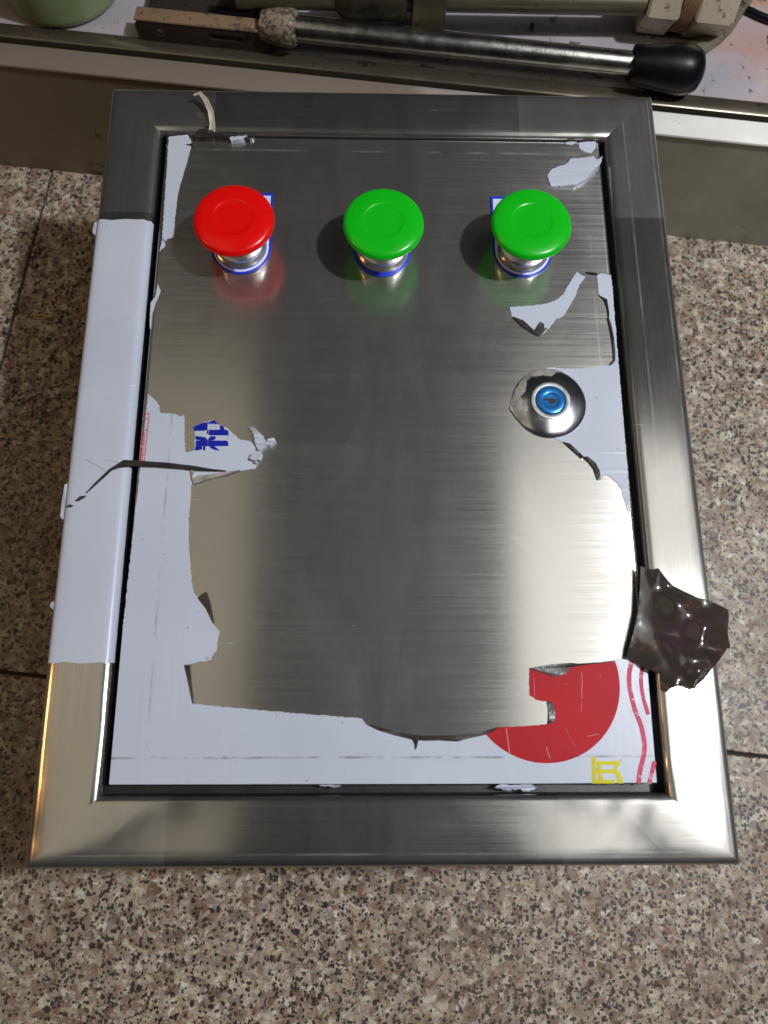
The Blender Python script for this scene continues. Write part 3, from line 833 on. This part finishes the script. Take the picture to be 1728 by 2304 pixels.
# curved flat bar passing behind the grip
st = tray_thing('curved_bar', 222, 88, label='curved flat steel bar with bright worn patches beside the black grip', cat='bar')
arc = [(252, 150), (244, 124), (233.5, 103), (227, 90), (219, 79.5), (209, 69), (196, 60), (180, 54)]
b = MB()
vv, ff = [], []
for i, (s, t) in enumerate(arc):
    p = Vector((s, t))
    d = (Vector(arc[min(i + 1, len(arc) - 1)]) - Vector(arc[max(i - 1, 0)])).normalized()
    nn = Vector((-d.y, d.x))
    for q, z in ((4.6, 0.2), (5.0, 1.2), (4.6, 8.0), (3.6, 9.0), (-3.6, 9.0), (-4.6, 8.0), (-5.0, 1.2), (-4.6, 0.2)):
        vv.append((p.x + nn.x * q - 222, p.y + nn.y * q - 88, z))
K = 8
for i in range(len(arc) - 1):
    for k2 in range(K):
        ff.append((i * K + k2, i * K + (k2 + 1) % K, (i + 1) * K + (k2 + 1) % K, (i + 1) * K + k2))
ff += [tuple(range(K)), tuple(reversed(range(len(vv) - K, len(vv))))]
props(b.add(vv, ff).make('bar', M['strap'], st, smooth=40))

cup = tray_thing('plastic_cup', -226, 71, label='pale green plastic cup standing at the left end of the tray', cat='cup')
MB().lathe([(0, 0.2), (36, 0.2), (39, 1.2), (40.6, 3.5), (41.2, 7), (43, 40), (45, 85), (46, 86), (44.2, 86.4), (43.2, 84), (40, 10), (0, 8)], (0, 0, 0), 72).make('body', M['green_cup'], cup)
MB().lathe([(43.6, 52), (44.4, 53), (44.5, 56), (43.8, 57)], (0, 0, 0), 72).make('band', M['green_cup'], cup)

cb = tray_thing('cable', 250, 104, label='short black cable end at the right edge of the tray', cat='cable')
MB().tube([(-11, 4, 2.6), (-6, 2, 2.8), (0, -1, 2.8), (8, -4, 2.8), (20, -6, 2.8), (45, -6, 2.8)], 2.4, 12).make('sheath', M['grip'], cb)
cp = tray_thing('plastic_chip', 94.9, 74.3, label='tiny dark green chip lying on the tray above the lever', cat='chip')
MB().box(-1.3, 1.3, -3.0, 3.0, 0, 2.0, 0.4).make('chip', M['chip'], cp)
sw = empty('straw', LW(-238.6, -127.0, 0), YAW + 0.05, label='small dry straw on the granite left of the cabinet', cat='straw')
MB().tube([(-8, 0, 1.2), (0, 0.5, 1.0), (8, -0.4, 1.2)], 0.7, 6).make('stalk', M['straw'], sw)
MB().tube([(-6, -2.5, 1.0), (1, -2.0, 0.9), (6, -0.4, 1.0)], 0.6, 6).make('stalk', M['straw'], sw)

# ------------------------------------------------------------------ the control cabinet
cab = empty('control_cabinet', (0, 0.198, 0), 0, label='brushed steel control cabinet lying on its back, white film half peeled off', cat='cabinet')

# hollow body below the front frame
MB().box(*[CB(-126, 0, 0)[0], 126], 24 - 198, 372 - 198, 0.3, H0 - 12.6, 1.5).make('body', M['galv'], cab)

# front frame: one profile, mitred round the opening; d = distance in from the outer edge
PROF = [(0.9, -12.4), (0.0, -11), (0.0, -3.4), (0.25, -2.0), (0.9, -0.9), (2.0, -0.25), (3.6, 0.0), (8, 0.12), (15, 0.16), (21, 0.12), (24.4, 0.0), (25.8, -0.2), (27.0, -0.7), (27.9, -1.5), (28.4, -2.6), (28.6, -4.0), (28.6, -12.4)]
FW, FH = 150.0, 396.0


def side_pt(side, s, d, z):
    return {'top': (s, FH - d, z), 'bottom': (s, d, z), 'left': (-FW + d, s, z), 'right': (FW - d, s, z)}[side]


def arm(mb, side, s_a, s_b, prof=PROF, n=2):
    """s_a / s_b: a number, or 'lo' / 'hi' for the mitre at the lower / upper end"""
    L = FW if side in ('top', 'bottom') else None
    v = []
    for i in range(n):
        u_ = i / (n - 1)
        for d, z in prof:
            def ends(e):
                if e == 'lo':
                    return (-FW + d) if L else d
                if e == 'hi':
                    return (FW - d) if L else FH - d
                return e
            a, b_ = ends(s_a), ends(s_b)
            v.append(CB(*side_pt(side, a + (b_ - a) * u_, d, z)))
    k = len(prof)
    f = [(i * k + j, i * k + j + 1, (i + 1) * k + j + 1, (i + 1) * k + j) for i in range(n - 1) for j in range(k - 1)]
    mb.add(v, f)
    return mb


for side in ('top', 'bottom', 'left', 'right'):
    arm(MB(), side, 'lo', 'hi').make('frame_bar', M['steel_x'] if side in ('top', 'bottom') else M['steel_y'], cab, smooth=45)

# added black strip: the gap's shade put into colour
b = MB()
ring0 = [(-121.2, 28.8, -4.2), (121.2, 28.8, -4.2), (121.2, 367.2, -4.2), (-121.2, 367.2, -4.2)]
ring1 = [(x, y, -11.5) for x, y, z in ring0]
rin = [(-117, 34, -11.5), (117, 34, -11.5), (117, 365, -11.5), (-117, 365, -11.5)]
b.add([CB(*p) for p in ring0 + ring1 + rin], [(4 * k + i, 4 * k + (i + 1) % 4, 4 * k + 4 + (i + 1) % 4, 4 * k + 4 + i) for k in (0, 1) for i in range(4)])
b.make('gap_shade', M['rubber'], cab, smooth=0)

# door leaf with rolled edges
DX0, DX1, DY0, DY1 = -118.2, 118.2, 33.0, 366.0
b = MB()
rings = [(0.0, -11.4), (0.0, -3.6), (0.18, -2.9), (0.6, -2.3), (1.3, -2.02), (2.2, -2.0)]
v, f = [], []
for ins, z in rings:
    v += [CB(DX0 + ins, DY0 + ins, z), CB(DX1 - ins, DY0 + ins, z), CB(DX1 - ins, DY1 - ins, z), CB(DX0 + ins, DY1 - ins, z)]
for k in range(len(rings) - 1):
    for i in range(4):
        j = (i + 1) % 4
        f.append((4 * k + i, 4 * k + j, 4 * k + 4 + j, 4 * k + 4 + i))
t = 4 * (len(rings) - 1)
f.append((t, t + 1, t + 2, t + 3))
b.add(v, f).make('door', M['steel_door'], cab, smooth=50)

# ---- protective film left on the door
ZF0, ZF1 = -2.0, -1.7
on_edge = lambda p: abs(p[0]) > 117.2 or p[1] < 33.6
film = sheet('protective_film', jag(DATA['main'], keep=on_edge), ZF0, ZF1, M['film'], cab, label='L-shaped white film left along the left and bottom of the door')
sheet('protective_film', jag(DATA['right'], keep=on_edge), ZF0, ZF1, M['film_plain'], cab, label='white film strip down the right edge of the door, under the lock')
sheet('protective_film', jag(DATA['tl']), ZF0, ZF1, M['film_plain'], cab, label='narrow white film strip at the top left of the door')
sheet('protective_film', jag(DATA['vee']), ZF0, ZF1, M['film_plain'], cab, label='bent white film scrap below the right green button')
rr = random.Random(8)
sheet('protective_film', jag(DATA['tr2']), ZF0, ZF1, M['film_plain'], cab, label='crumpled white film scrap above the right green button',
      zfun=lambda x, y, i: -1.5 + max(0, (x - 92) / 22) * 3.5 + rr.uniform(0, 0.5), smooth=20)
for k_ in ('tr1', 'tr0', 'tl2', 'sliver'):
    sheet('protective_film', jag(DATA[k_], 0.6, 0.12), ZF0, ZF1, M['film_plain'], cab, label={'tr1': 'small white film scrap in the top right corner of the door', 'tr0': 'tiny white film scrap at the top edge of the door'}.get(k_, 'thin white film sliver on the left edge of the door'))

# film still on the left bar of the frame, wrapped over both edges
off = [(d - 0.25 if d < 2 else d + (0.25 if d > 28 else 0), z + 0.3) for d, z in PROF if z > -9]
b = arm(MB(), 'left', 84.2, 311.2, off, 120)
rnd = random.Random(2)
b.v = [(x + rnd.uniform(-.05, .05), y + (rnd.uniform(-.5, .5) if (abs(y + 198 - 84.2) < 0.1 or abs(y + 198 - 311.2) < 0.1) else 0), z + rnd.uniform(0, 0.05)) for x, y, z in b.v]
b.make('protective_film', M['film_plain'], cab, label='long white film strip wrapped round the left bar of the frame', smooth=60)
for y0, y1 in ((150, 168), (303, 311), (108, 112)):
    v = [CB(-150.2, y0, -1.5), CB(-151.6, y0 + 1.5, -1.2), CB(-151.8, (y0 + y1) / 2, -1.4), CB(-151.2, y1 - 1, -1.0), CB(-150.2, y1, -1.5), CB(-149.6, (y0 + y1) / 2, -0.6)]
    mesh('film_lip', v, [(0, 1, 5), (1, 2, 5), (2, 3, 5), (3, 4, 5)], M['film_plain'], cab)

# ---- print on the film
ZP = -1.62
cxr, cyr, rr_ = 70.2, 75.9, 34.6
red = list(DATA['red'])
a0 = math.atan2(red[-1][1] - cyr, red[-1][0] - cxr)
a1 = math.atan2(red[0][1] - cyr, red[0][0] - cxr)
arcp = [(cxr + rr_ * math.cos(a0 + (a1 - a0) * i / 60), cyr + rr_ * math.sin(a0 + (a1 - a0) * i / 60)) for i in range(1, 60)]
rj = jag(red)[:]
# jag closes the loop with a straight run back to the start: drop those points, use the arc instead
last = red[-1]
cut = max(i for i, p in enumerate(rj) if abs(p[0] - last[0]) < 1e-3 and abs(p[1] - last[1]) < 1e-3)
sheet('red_disc', rj[:cut + 1] + arcp, ZF1, ZP, M['red_print'], film, skirt=False, smooth=0)


def ribbon(pts, wd):
    P_ = [Vector(p) for p in pts]
    # smooth a little
    Q = []
    for i in range(len(P_) - 1):
        for k in range(6):
            a, b_, c_, d_ = P_[max(i - 1, 0)], P_[i], P_[i + 1], P_[min(i + 2, len(P_) - 1)]
            u_ = k / 6
            Q.append(0.5 * ((2 * b_) + (c_ - a) * u_ + (2 * a - 5 * b_ + 4 * c_ - d_) * u_ * u_ + (3 * b_ - a - 3 * c_ + d_) * u_ ** 3))
    Q.append(P_[-1])
    Lf, Rt = [], []
    for i, q in enumerate(Q):
        d = (Q[min(i + 1, len(Q) - 1)] - Q[max(i - 1, 0)]).normalized()
        nn = Vector((-d.y, d.x))
        Lf.append(tuple(q + nn * wd / 2))
        Rt.append(tuple(q - nn * wd / 2))
    return Lf + Rt[::-1]


for k_, wd in DATA['scratch']:
    sheet('scratch', ribbon(k_, wd), ZF1, ZP + 0.05, M['pale_scratch'], film, skirt=False, smooth=0)
for k_, wd in (('wave1', 2.1), ('wave2', 1.8), ('wave3', 1.9)):
    sheet('wavy_line', ribbon(DATA[k_], wd), ZF1, ZP, M['pink_print'], film, skirt=False, smooth=0)


def strokes(name, polys, z, mat, parent):
    v, f = [], []
    for q, p in enumerate(polys):
        k = len(v)
        zz = z + 0.006 * q
        v += [CB(x, y, zz) for x, y in p]
        f += [tuple(k + i for i in t) for t in geometry.tessellate_polygon([[Vector((x, y, 0)) for x, y in p]])]
    return mesh(name, v, f, mat, parent, smooth=0)


# the two blocks of character print: white slits in the blue one are drawn over the blue
white_idx = (3, 4, 5, 6, 10, 11, 12)
strokes('yellow_character', DATA['yellow'], ZP, M['yellow_print'], film)
strokes('blue_character', [p for i, p in enumerate(DATA['blue']) if i not in white_idx], ZP, M['blue_print'], film)
strokes('white_slit', [p for i, p in enumerate(DATA['blue']) if i in white_idx], ZP + 0.12, M['film_plain'], film)
pk = DATA['pink']
def lerp2(a, b_, t):
    return (a[0] + (b_[0] - a[0]) * t, a[1] + (b_[1] - a[1]) * t)
tl_, tr_, br_, bl_ = (-117.6, 203.5), (-114.6, 203.8), (-115.0, 178.2), (-117.7, 178.0)
pkl = []
for a, b_, wd in ((tl_, tr_, 0.5), (tr_, br_, 0.45), ((-117.6, 195.0), (-114.7, 195.2), 0.5), ((-117.6, 201.0), (-114.7, 201.2), 0.35)):
    pkl.append(ribbon([a, lerp2(a, b_, .5), b_], wd))
yy = 193.5
while yy > 179:
    pkl.append(ribbon([(-117.4, yy), (-116.4, yy + rr.uniform(-.3, .3)), (-115.5, yy)], 0.55))
    yy -= 0.95
strokes('pink_caption', pkl, ZP, M['pink_print'], film)

# ---- folded-back edges showing the film's black side
rf = random.Random(5)
for p in DATA['folds']:
    sheet('film_fold', p, ZF0, -1.0, M['film_black'], cab, zfun=lambda x, y, i: -1.45 + rf.uniform(0.0, 0.9), smooth=30)
up, lo = DATA['ribbon_up'], DATA['ribbon_lo']
n = len(up)
v, f = [], []
for i in range(n):
    a, b_ = up[i], lo[i]
    m_ = lerp2(a, b_, .5)
    z_ = 0.5 if i < 6 else (0.5 - 1.3 * min(1, (i - 6) / 3))
    v += [CB(*a, z_), CB(*m_, z_ + 0.8), CB(*b_, z_ + 0.1)]
for i in range(n - 1):
    for k in range(2):
        f.append((3 * i + k, 3 * i + k + 1, 3 * i + k + 4, 3 * i + k + 3))
mesh('torn_strip', v, f, M['film_black'], cab, label='dark twisted film tear running across the gap to the frame')
for p in DATA['dashes']:
    sheet('film_tear', p, 0.2, 0.5, M['film_black'], cab)
for p in DATA['hair']:
    sheet('film_crease', ribbon(p, 0.35), 0.3, 0.5, M['film_grey'], cab)
sheet('film_curl', DATA['curl2'], ZF0, -1.0, M['film_grey'], cab, zfun=lambda x, y, i: -1.3 + rf.uniform(0, 1.2), smooth=25, label='grey curl under the dark tear')
for k_ in ('star', 'star2'):
    p = jag(DATA[k_], 0.9, 0.25)
    sheet('film_curl', p, ZF0, 0.5, M['film_plain'], cab, zfun=lambda x, y, i: -1.3 + rf.uniform(0, 2.2), smooth=15, label='ragged white star of film standing off the tear')
for p in ([(47, 31.2), (51, 32.6), (57, 32.2), (63, 32.8), (66.5, 31.0), (62, 29.4), (58, 30.4), (53, 29.8)], [(-29, 32.4), (-24, 32.9), (-19, 32.3), (-22, 31.2)]):
    sheet('film_scrap', jag(p, 0.8, 0.3), -9, -6, M['film_plain'], cab, zfun=lambda x, y, i: rf.uniform(-6.5, -5.0), smooth=20, label='white scrap caught in the lower gap')
# scraps at the top edge
sheet('film_scrap', jag(DATA['scrap_dark'], 0.8, 0.3), -3, 0.2, M['film_black'], cab, zfun=lambda x, y, i: rf.uniform(-1.2, 0.7), smooth=20, label='dark torn scrap bridging the upper gap')
sheet('film_scrap', jag(DATA['scrap_white'], 0.8, 0.2), -3, 0.8, M['film_plain'], cab, zfun=lambda x, y, i: rf.uniform(0.2, 0.9), smooth=20, label='thin white scrap at the upper gap')
cpts = DATA['curl']
v, f = [], []
zs = (9.5, 10.0, 9.0, 7.0, 4.0, 0.6)
ws = (1.4, 2.2, 2.9, 3.1, 3.0, 4.6)
for i, p in enumerate(cpts):
    a = Vector(cpts[max(i - 1, 0)])
    c_ = Vector(cpts[min(i + 1, len(cpts) - 1)])
    d = (c_ - a).normalized()
    nn = Vector((-d.y, d.x))
    for q in (-0.5, 0.0, 0.5):
        v.append(CB(p[0] + nn.x * q * ws[i], p[1] + nn.y * q * ws[i], zs[i] - 4 + 3.4 + abs(q) * 1.3 - 3.0))
for i in range(len(cpts) - 1):
    for k in range(2):
        f.append((3 * i + k, 3 * i + k + 1, 3 * i + k + 4, 3 * i + k + 3))
mesh('film_curl', v, f, M['film_beige'], cab, label='thin beige curl of film standing up on the top bar')

# crumpled flap of film hanging over the right bar
out = [Vector(p) for p in DATA['flap']]
xs = [p.x for p in out]
ys = [p.y for p in out]


def inside(x, y):
    r = False
    j = len(out) - 1
    for i in range(len(out)):
        a, b_ = out[i], out[j]
        if (a.y > y) != (b_.y > y) and x < (b_.x - a.x) * (y - a.y) / (b_.y - a.y) + a.x:
            r = not r
        j = i
    return r


def edge_d(x, y):
    p = Vector((x, y))
    best = 1e9
    for i in range(len(out)):
        a, b_ = out[i], out[(i + 1) % len(out)]
        ab = b_ - a
        t_ = max(0, min(1, (p - a).dot(ab) / ab.length_squared))
        best = min(best, (p - a - ab * t_).length)
    return best


# stiff film crumples into flat facets between sharp creases: coarse random facets, softened a little
rk = random.Random(23)
ctrl = []
stepo = max(1, len(out) // 17)
for i in range(0, len(out), stepo):
    ctrl.append((out[i].x, out[i].y, rk.uniform(0.9, 3.2) if out[i].x < 122 else rk.uniform(1.6, 6.5)))
for (cx_, cy_, cz_) in [(123, 116, 3.5), (131, 110, 7.5), (127, 103, 4.0), (121, 98, 3.0), (137, 104, 6.0), (142, 99, 9.5), (147, 96, 5.0), (133, 96, 4.5),
                        (139, 91, 9.0), (129, 90, 6.5), (124, 89, 3.6), (134, 84, 5.0), (143, 85, 4.2), (148, 88, 8.0), (138, 79, 7.5), (130, 78, 4.0), (144, 108, 3.6), (151, 101, 6.5)]:
    if inside(cx_, cy_):
        ctrl.append((cx_, cy_, cz_))
cres = geometry.delaunay_2d_cdt([Vector((a, b_)) for a, b_, c_ in ctrl], [], [], 0, 1e-5)
czs = [min(ctrl, key=lambda q: (q[0] - p.x) ** 2 + (q[1] - p.y) ** 2)[2] for p in cres[0]]


def facet_z(x, y):
    for t_ in cres[2]:
        a, b_, c_ = (cres[0][k] for k in t_)
        den = (b_.y - c_.y) * (a.x - c_.x) + (c_.x - b_.x) * (a.y - c_.y)
        if abs(den) < 1e-9:
            continue
        l1 = ((b_.y - c_.y) * (x - c_.x) + (c_.x - b_.x) * (y - c_.y)) / den
        l2 = ((c_.y - a.y) * (x - c_.x) + (a.x - c_.x) * (y - c_.y)) / den
        l3 = 1 - l1 - l2
        if l1 >= -1e-6 and l2 >= -1e-6 and l3 >= -1e-6:
            return l1 * czs[t_[0]] + l2 * czs[t_[1]] + l3 * czs[t_[2]]
    return min(ctrl, key=lambda q: (q[0] - x) ** 2 + (q[1] - y) ** 2)[2]


def flap_z(x, y):
    z = 0.0
    for k in range(9):
        r_ = 0.0 if k == 0 else 1.7
        z += facet_z(x + r_ * math.cos(k * math.pi / 4), y + r_ * math.sin(k * math.pi / 4))
    z /= 9
    z += 0.7 * mn.noise(Vector((x * 0.08, y * 0.08, 2.0)))
    return max(0.7, z)


po = []
for i, p in enumerate(out):
    q = out[(i + 1) % len(out)]
    k = max(1, int((q - p).length / 1.2))
    po += [p.lerp(q, j / k) for j in range(k)]
n_out = len(po)
pin = []
rg = random.Random(11)
y = min(ys)
while y < max(ys):
    x = min(xs)
    while x < max(xs):
        px_, py_ = x + rg.uniform(-.25, .25), y + rg.uniform(-.25, .25)
        if inside(px_, py_) and edge_d(px_, py_) > 0.6:
            pin.append(Vector((px_, py_)))
        x += 1.05
    y += 1.05
res = geometry.delaunay_2d_cdt(po + pin, [], [list(range(n_out))], 1, 1e-5)
v = [CB(p.x, p.y, flap_z(p.x, p.y)) for p in res[0]]
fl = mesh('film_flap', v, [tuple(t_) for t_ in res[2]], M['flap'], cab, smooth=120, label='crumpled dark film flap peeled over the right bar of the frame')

sd = fl.modifiers.new('thickness', 'SOLIDIFY')
sd.thickness = 0.00015
sd.use_rim = False

# ---- push buttons
def button(cx, cy, capmat, label, plate, tilt):
    t = empty('push_button', tuple(c * MM for c in CB(cx, cy, -2.0)), 0)
    t.parent = cab
    t['label'] = label
    ang = tilt
    if plate:
        # legend plate: square top, round foot, blue with a pale field
        def outl(w_, top, r):
            p = [(-w_, top), (-w_, 0)]
            p += [(r * math.cos(a), r * math.sin(a)) for a in [math.pi + math.pi * i / 24 for i in range(1, 24)]]
            p += [(w_, 0), (w_, top)]
            return p
        o1 = outl(15.4, 33.2, 15.4)
        tri = geometry.tessellate_polygon([[Vector((x, y_, 0)) for x, y_ in o1]])
        n_ = len(o1)
        v_ = [(x, y_, 0.8) for x, y_ in o1] + [(x, y_, 0.0) for x, y_ in o1]
        mesh('legend_plate', v_, [tuple(q) for q in tri] + [(i, (i + 1) % n_, n_ + (i + 1) % n_, n_ + i) for i in range(n_)], M['blue_plastic'], t, smooth=0)
        o2 = outl(14.3, 31.6, 14.3)
        mesh('legend_field', [(x, y_, 0.86) for x, y_ in o2], [tuple(q) for q in geometry.tessellate_polygon([[Vector((x, y_, 0)) for x, y_ in o2]])], M['legend_white'], t, smooth=0)
    else:
        MB().lathe([(13.5, 0.0), (14.9, 0.0), (14.9, 0.7), (13.5, 0.7)], (-0.4, -0.1, 0), 56).make('legend_ring', M['blue_plastic'], t)
    MB().lathe([(13.6, 0.3), (13.5, 6.4), (13.3, 6.7), (13.3, 6.9), (13.45, 7.2), (13.3, 15.6), (12.9, 16.2), (12.0, 16.4), (12.0, 20.5), (0, 20.5)], (0, 0, 0), 64).make('collar', M['chrome'], t)
    cap = [(0, 20.2), (9, 20.2), (16, 20.6), (18.8, 21.1), (19.7, 21.8), (19.95, 22.7), (19.75, 23.4), (19.45, 23.65), (19.5, 23.95), (19.1, 24.6), (17.8, 25.2), (15.0, 25.7), (12, 25.95), (10.6, 26.0), (10.15, 26.0), (9.75, 25.7), (9.3, 25.6), (6, 25.7), (0, 25.75)]
    MB().lathe(cap, (0, 0, 0), 96).make('cap', capmat, t, smooth=40)
    return t


button(-74.4, 296.4, M['red_cap'], 'red mushroom push button', True, 0)
button(-1.0, 295.4, M['green_cap'], 'green mushroom push button in the middle', False, 0)
button(72.2, 296.2, M['green_cap'], 'green mushroom push button at the right', True, 0)

# ---- lock
lk = empty('lock', tuple(c * MM for c in CB(81.1, 210.4, -1.6)), 0)
lk.parent = cab
lk['label'] = 'round chrome lock with a blue cylinder'
MB().lathe([(18.3, 0.0), (18.2, 0.5), (17.4, 1.1), (15.2, 2.0), (12.4, 2.9), (10.4, 3.4), (9.9, 3.5)], (0, 0, 0), 80).make('escutcheon', M['dark_chrome'], lk)
MB().lathe([(9.9, 3.4), (9.6, 3.75), (9.0, 3.85), (7.7, 3.7), (7.4, 3.3), (7.2, 2.6)], (0, 0, 0), 64).make('ring', M['satin'], lk)
MB().lathe([(7.25, 2.5), (7.2, 3.6), (6.9, 4.1), (6.3, 4.3), (3.9, 4.3), (3.6, 4.15), (3.3, 3.6), (0, 3.5)], (0, 0, 0), 64).make('cylinder', M['blue_metal'], lk)
kh = [(0.8 + 1.9 * math.cos(2 * math.pi * i / 20), -0.3 + 1.6 * math.sin(2 * math.pi * i / 20)) for i in range(20)]
v = [(x, y_, 3.62) for x, y_ in kh]
b = MB().add(v, [tuple(range(20))])
slot = [(-3.6, 0.25), (-3.2, 0.95), (-2.2, 0.7), (-0.6, 0.75), (0.4, 0.55), (0.4, -0.5), (-1.2, -0.1), (-2.4, 0.05), (-3.2, -0.35)]
b.add([(x * 0.9, y_ * 1.3, 3.66) for x, y_ in slot], [tuple(q) for q in geometry.tessellate_polygon([[Vector((x, y_, 0)) for x, y_ in slot]])])
b.make('keyhole', M['black'], lk, smooth=0)
# grey film still clinging to the left of the escutcheon, following its dome
LS = DATA['lockscrap']


LPROF = [(18.3, 0.0), (18.2, 0.5), (17.4, 1.1), (15.2, 2.0), (12.4, 2.9), (10.4, 3.4), (9.9, 3.5), (0, 3.6)]


def dome(x, y_):
    r = math.hypot(x - 81.1, y_ - 210.4)
    if r >= 18.3:
        return -1.3
    for (r0, h0), (r1, h1) in zip(LPROF, LPROF[1:]):
        if r1 <= r <= r0:
            return -1.6 + h0 + (h1 - h0) * (r0 - r) / (r0 - r1) + 0.35
    return 2.4


ps = jag(LS, 1.2, 0.2)
pj = [Vector(p) for p in ps]
pin = []
yy = min(p.y for p in pj)
while yy < max(p.y for p in pj):
    xx = min(p.x for p in pj)
    while xx < max(p.x for p in pj):
        out = pj
        if inside(xx, yy):
            pin.append(Vector((xx, yy)))
        xx += 1.3
    yy += 1.3
res = geometry.delaunay_2d_cdt(pj + pin, [], [list(range(len(pj)))], 1, 1e-5)
mesh('film_scrap', [CB(p.x, p.y, dome(p.x, p.y) + rg.uniform(0, .25)) for p in res[0]], [tuple(q) for q in res[2]], M['film_grey'], cab, smooth=40, label='grey film scrap clinging to the left of the lock')
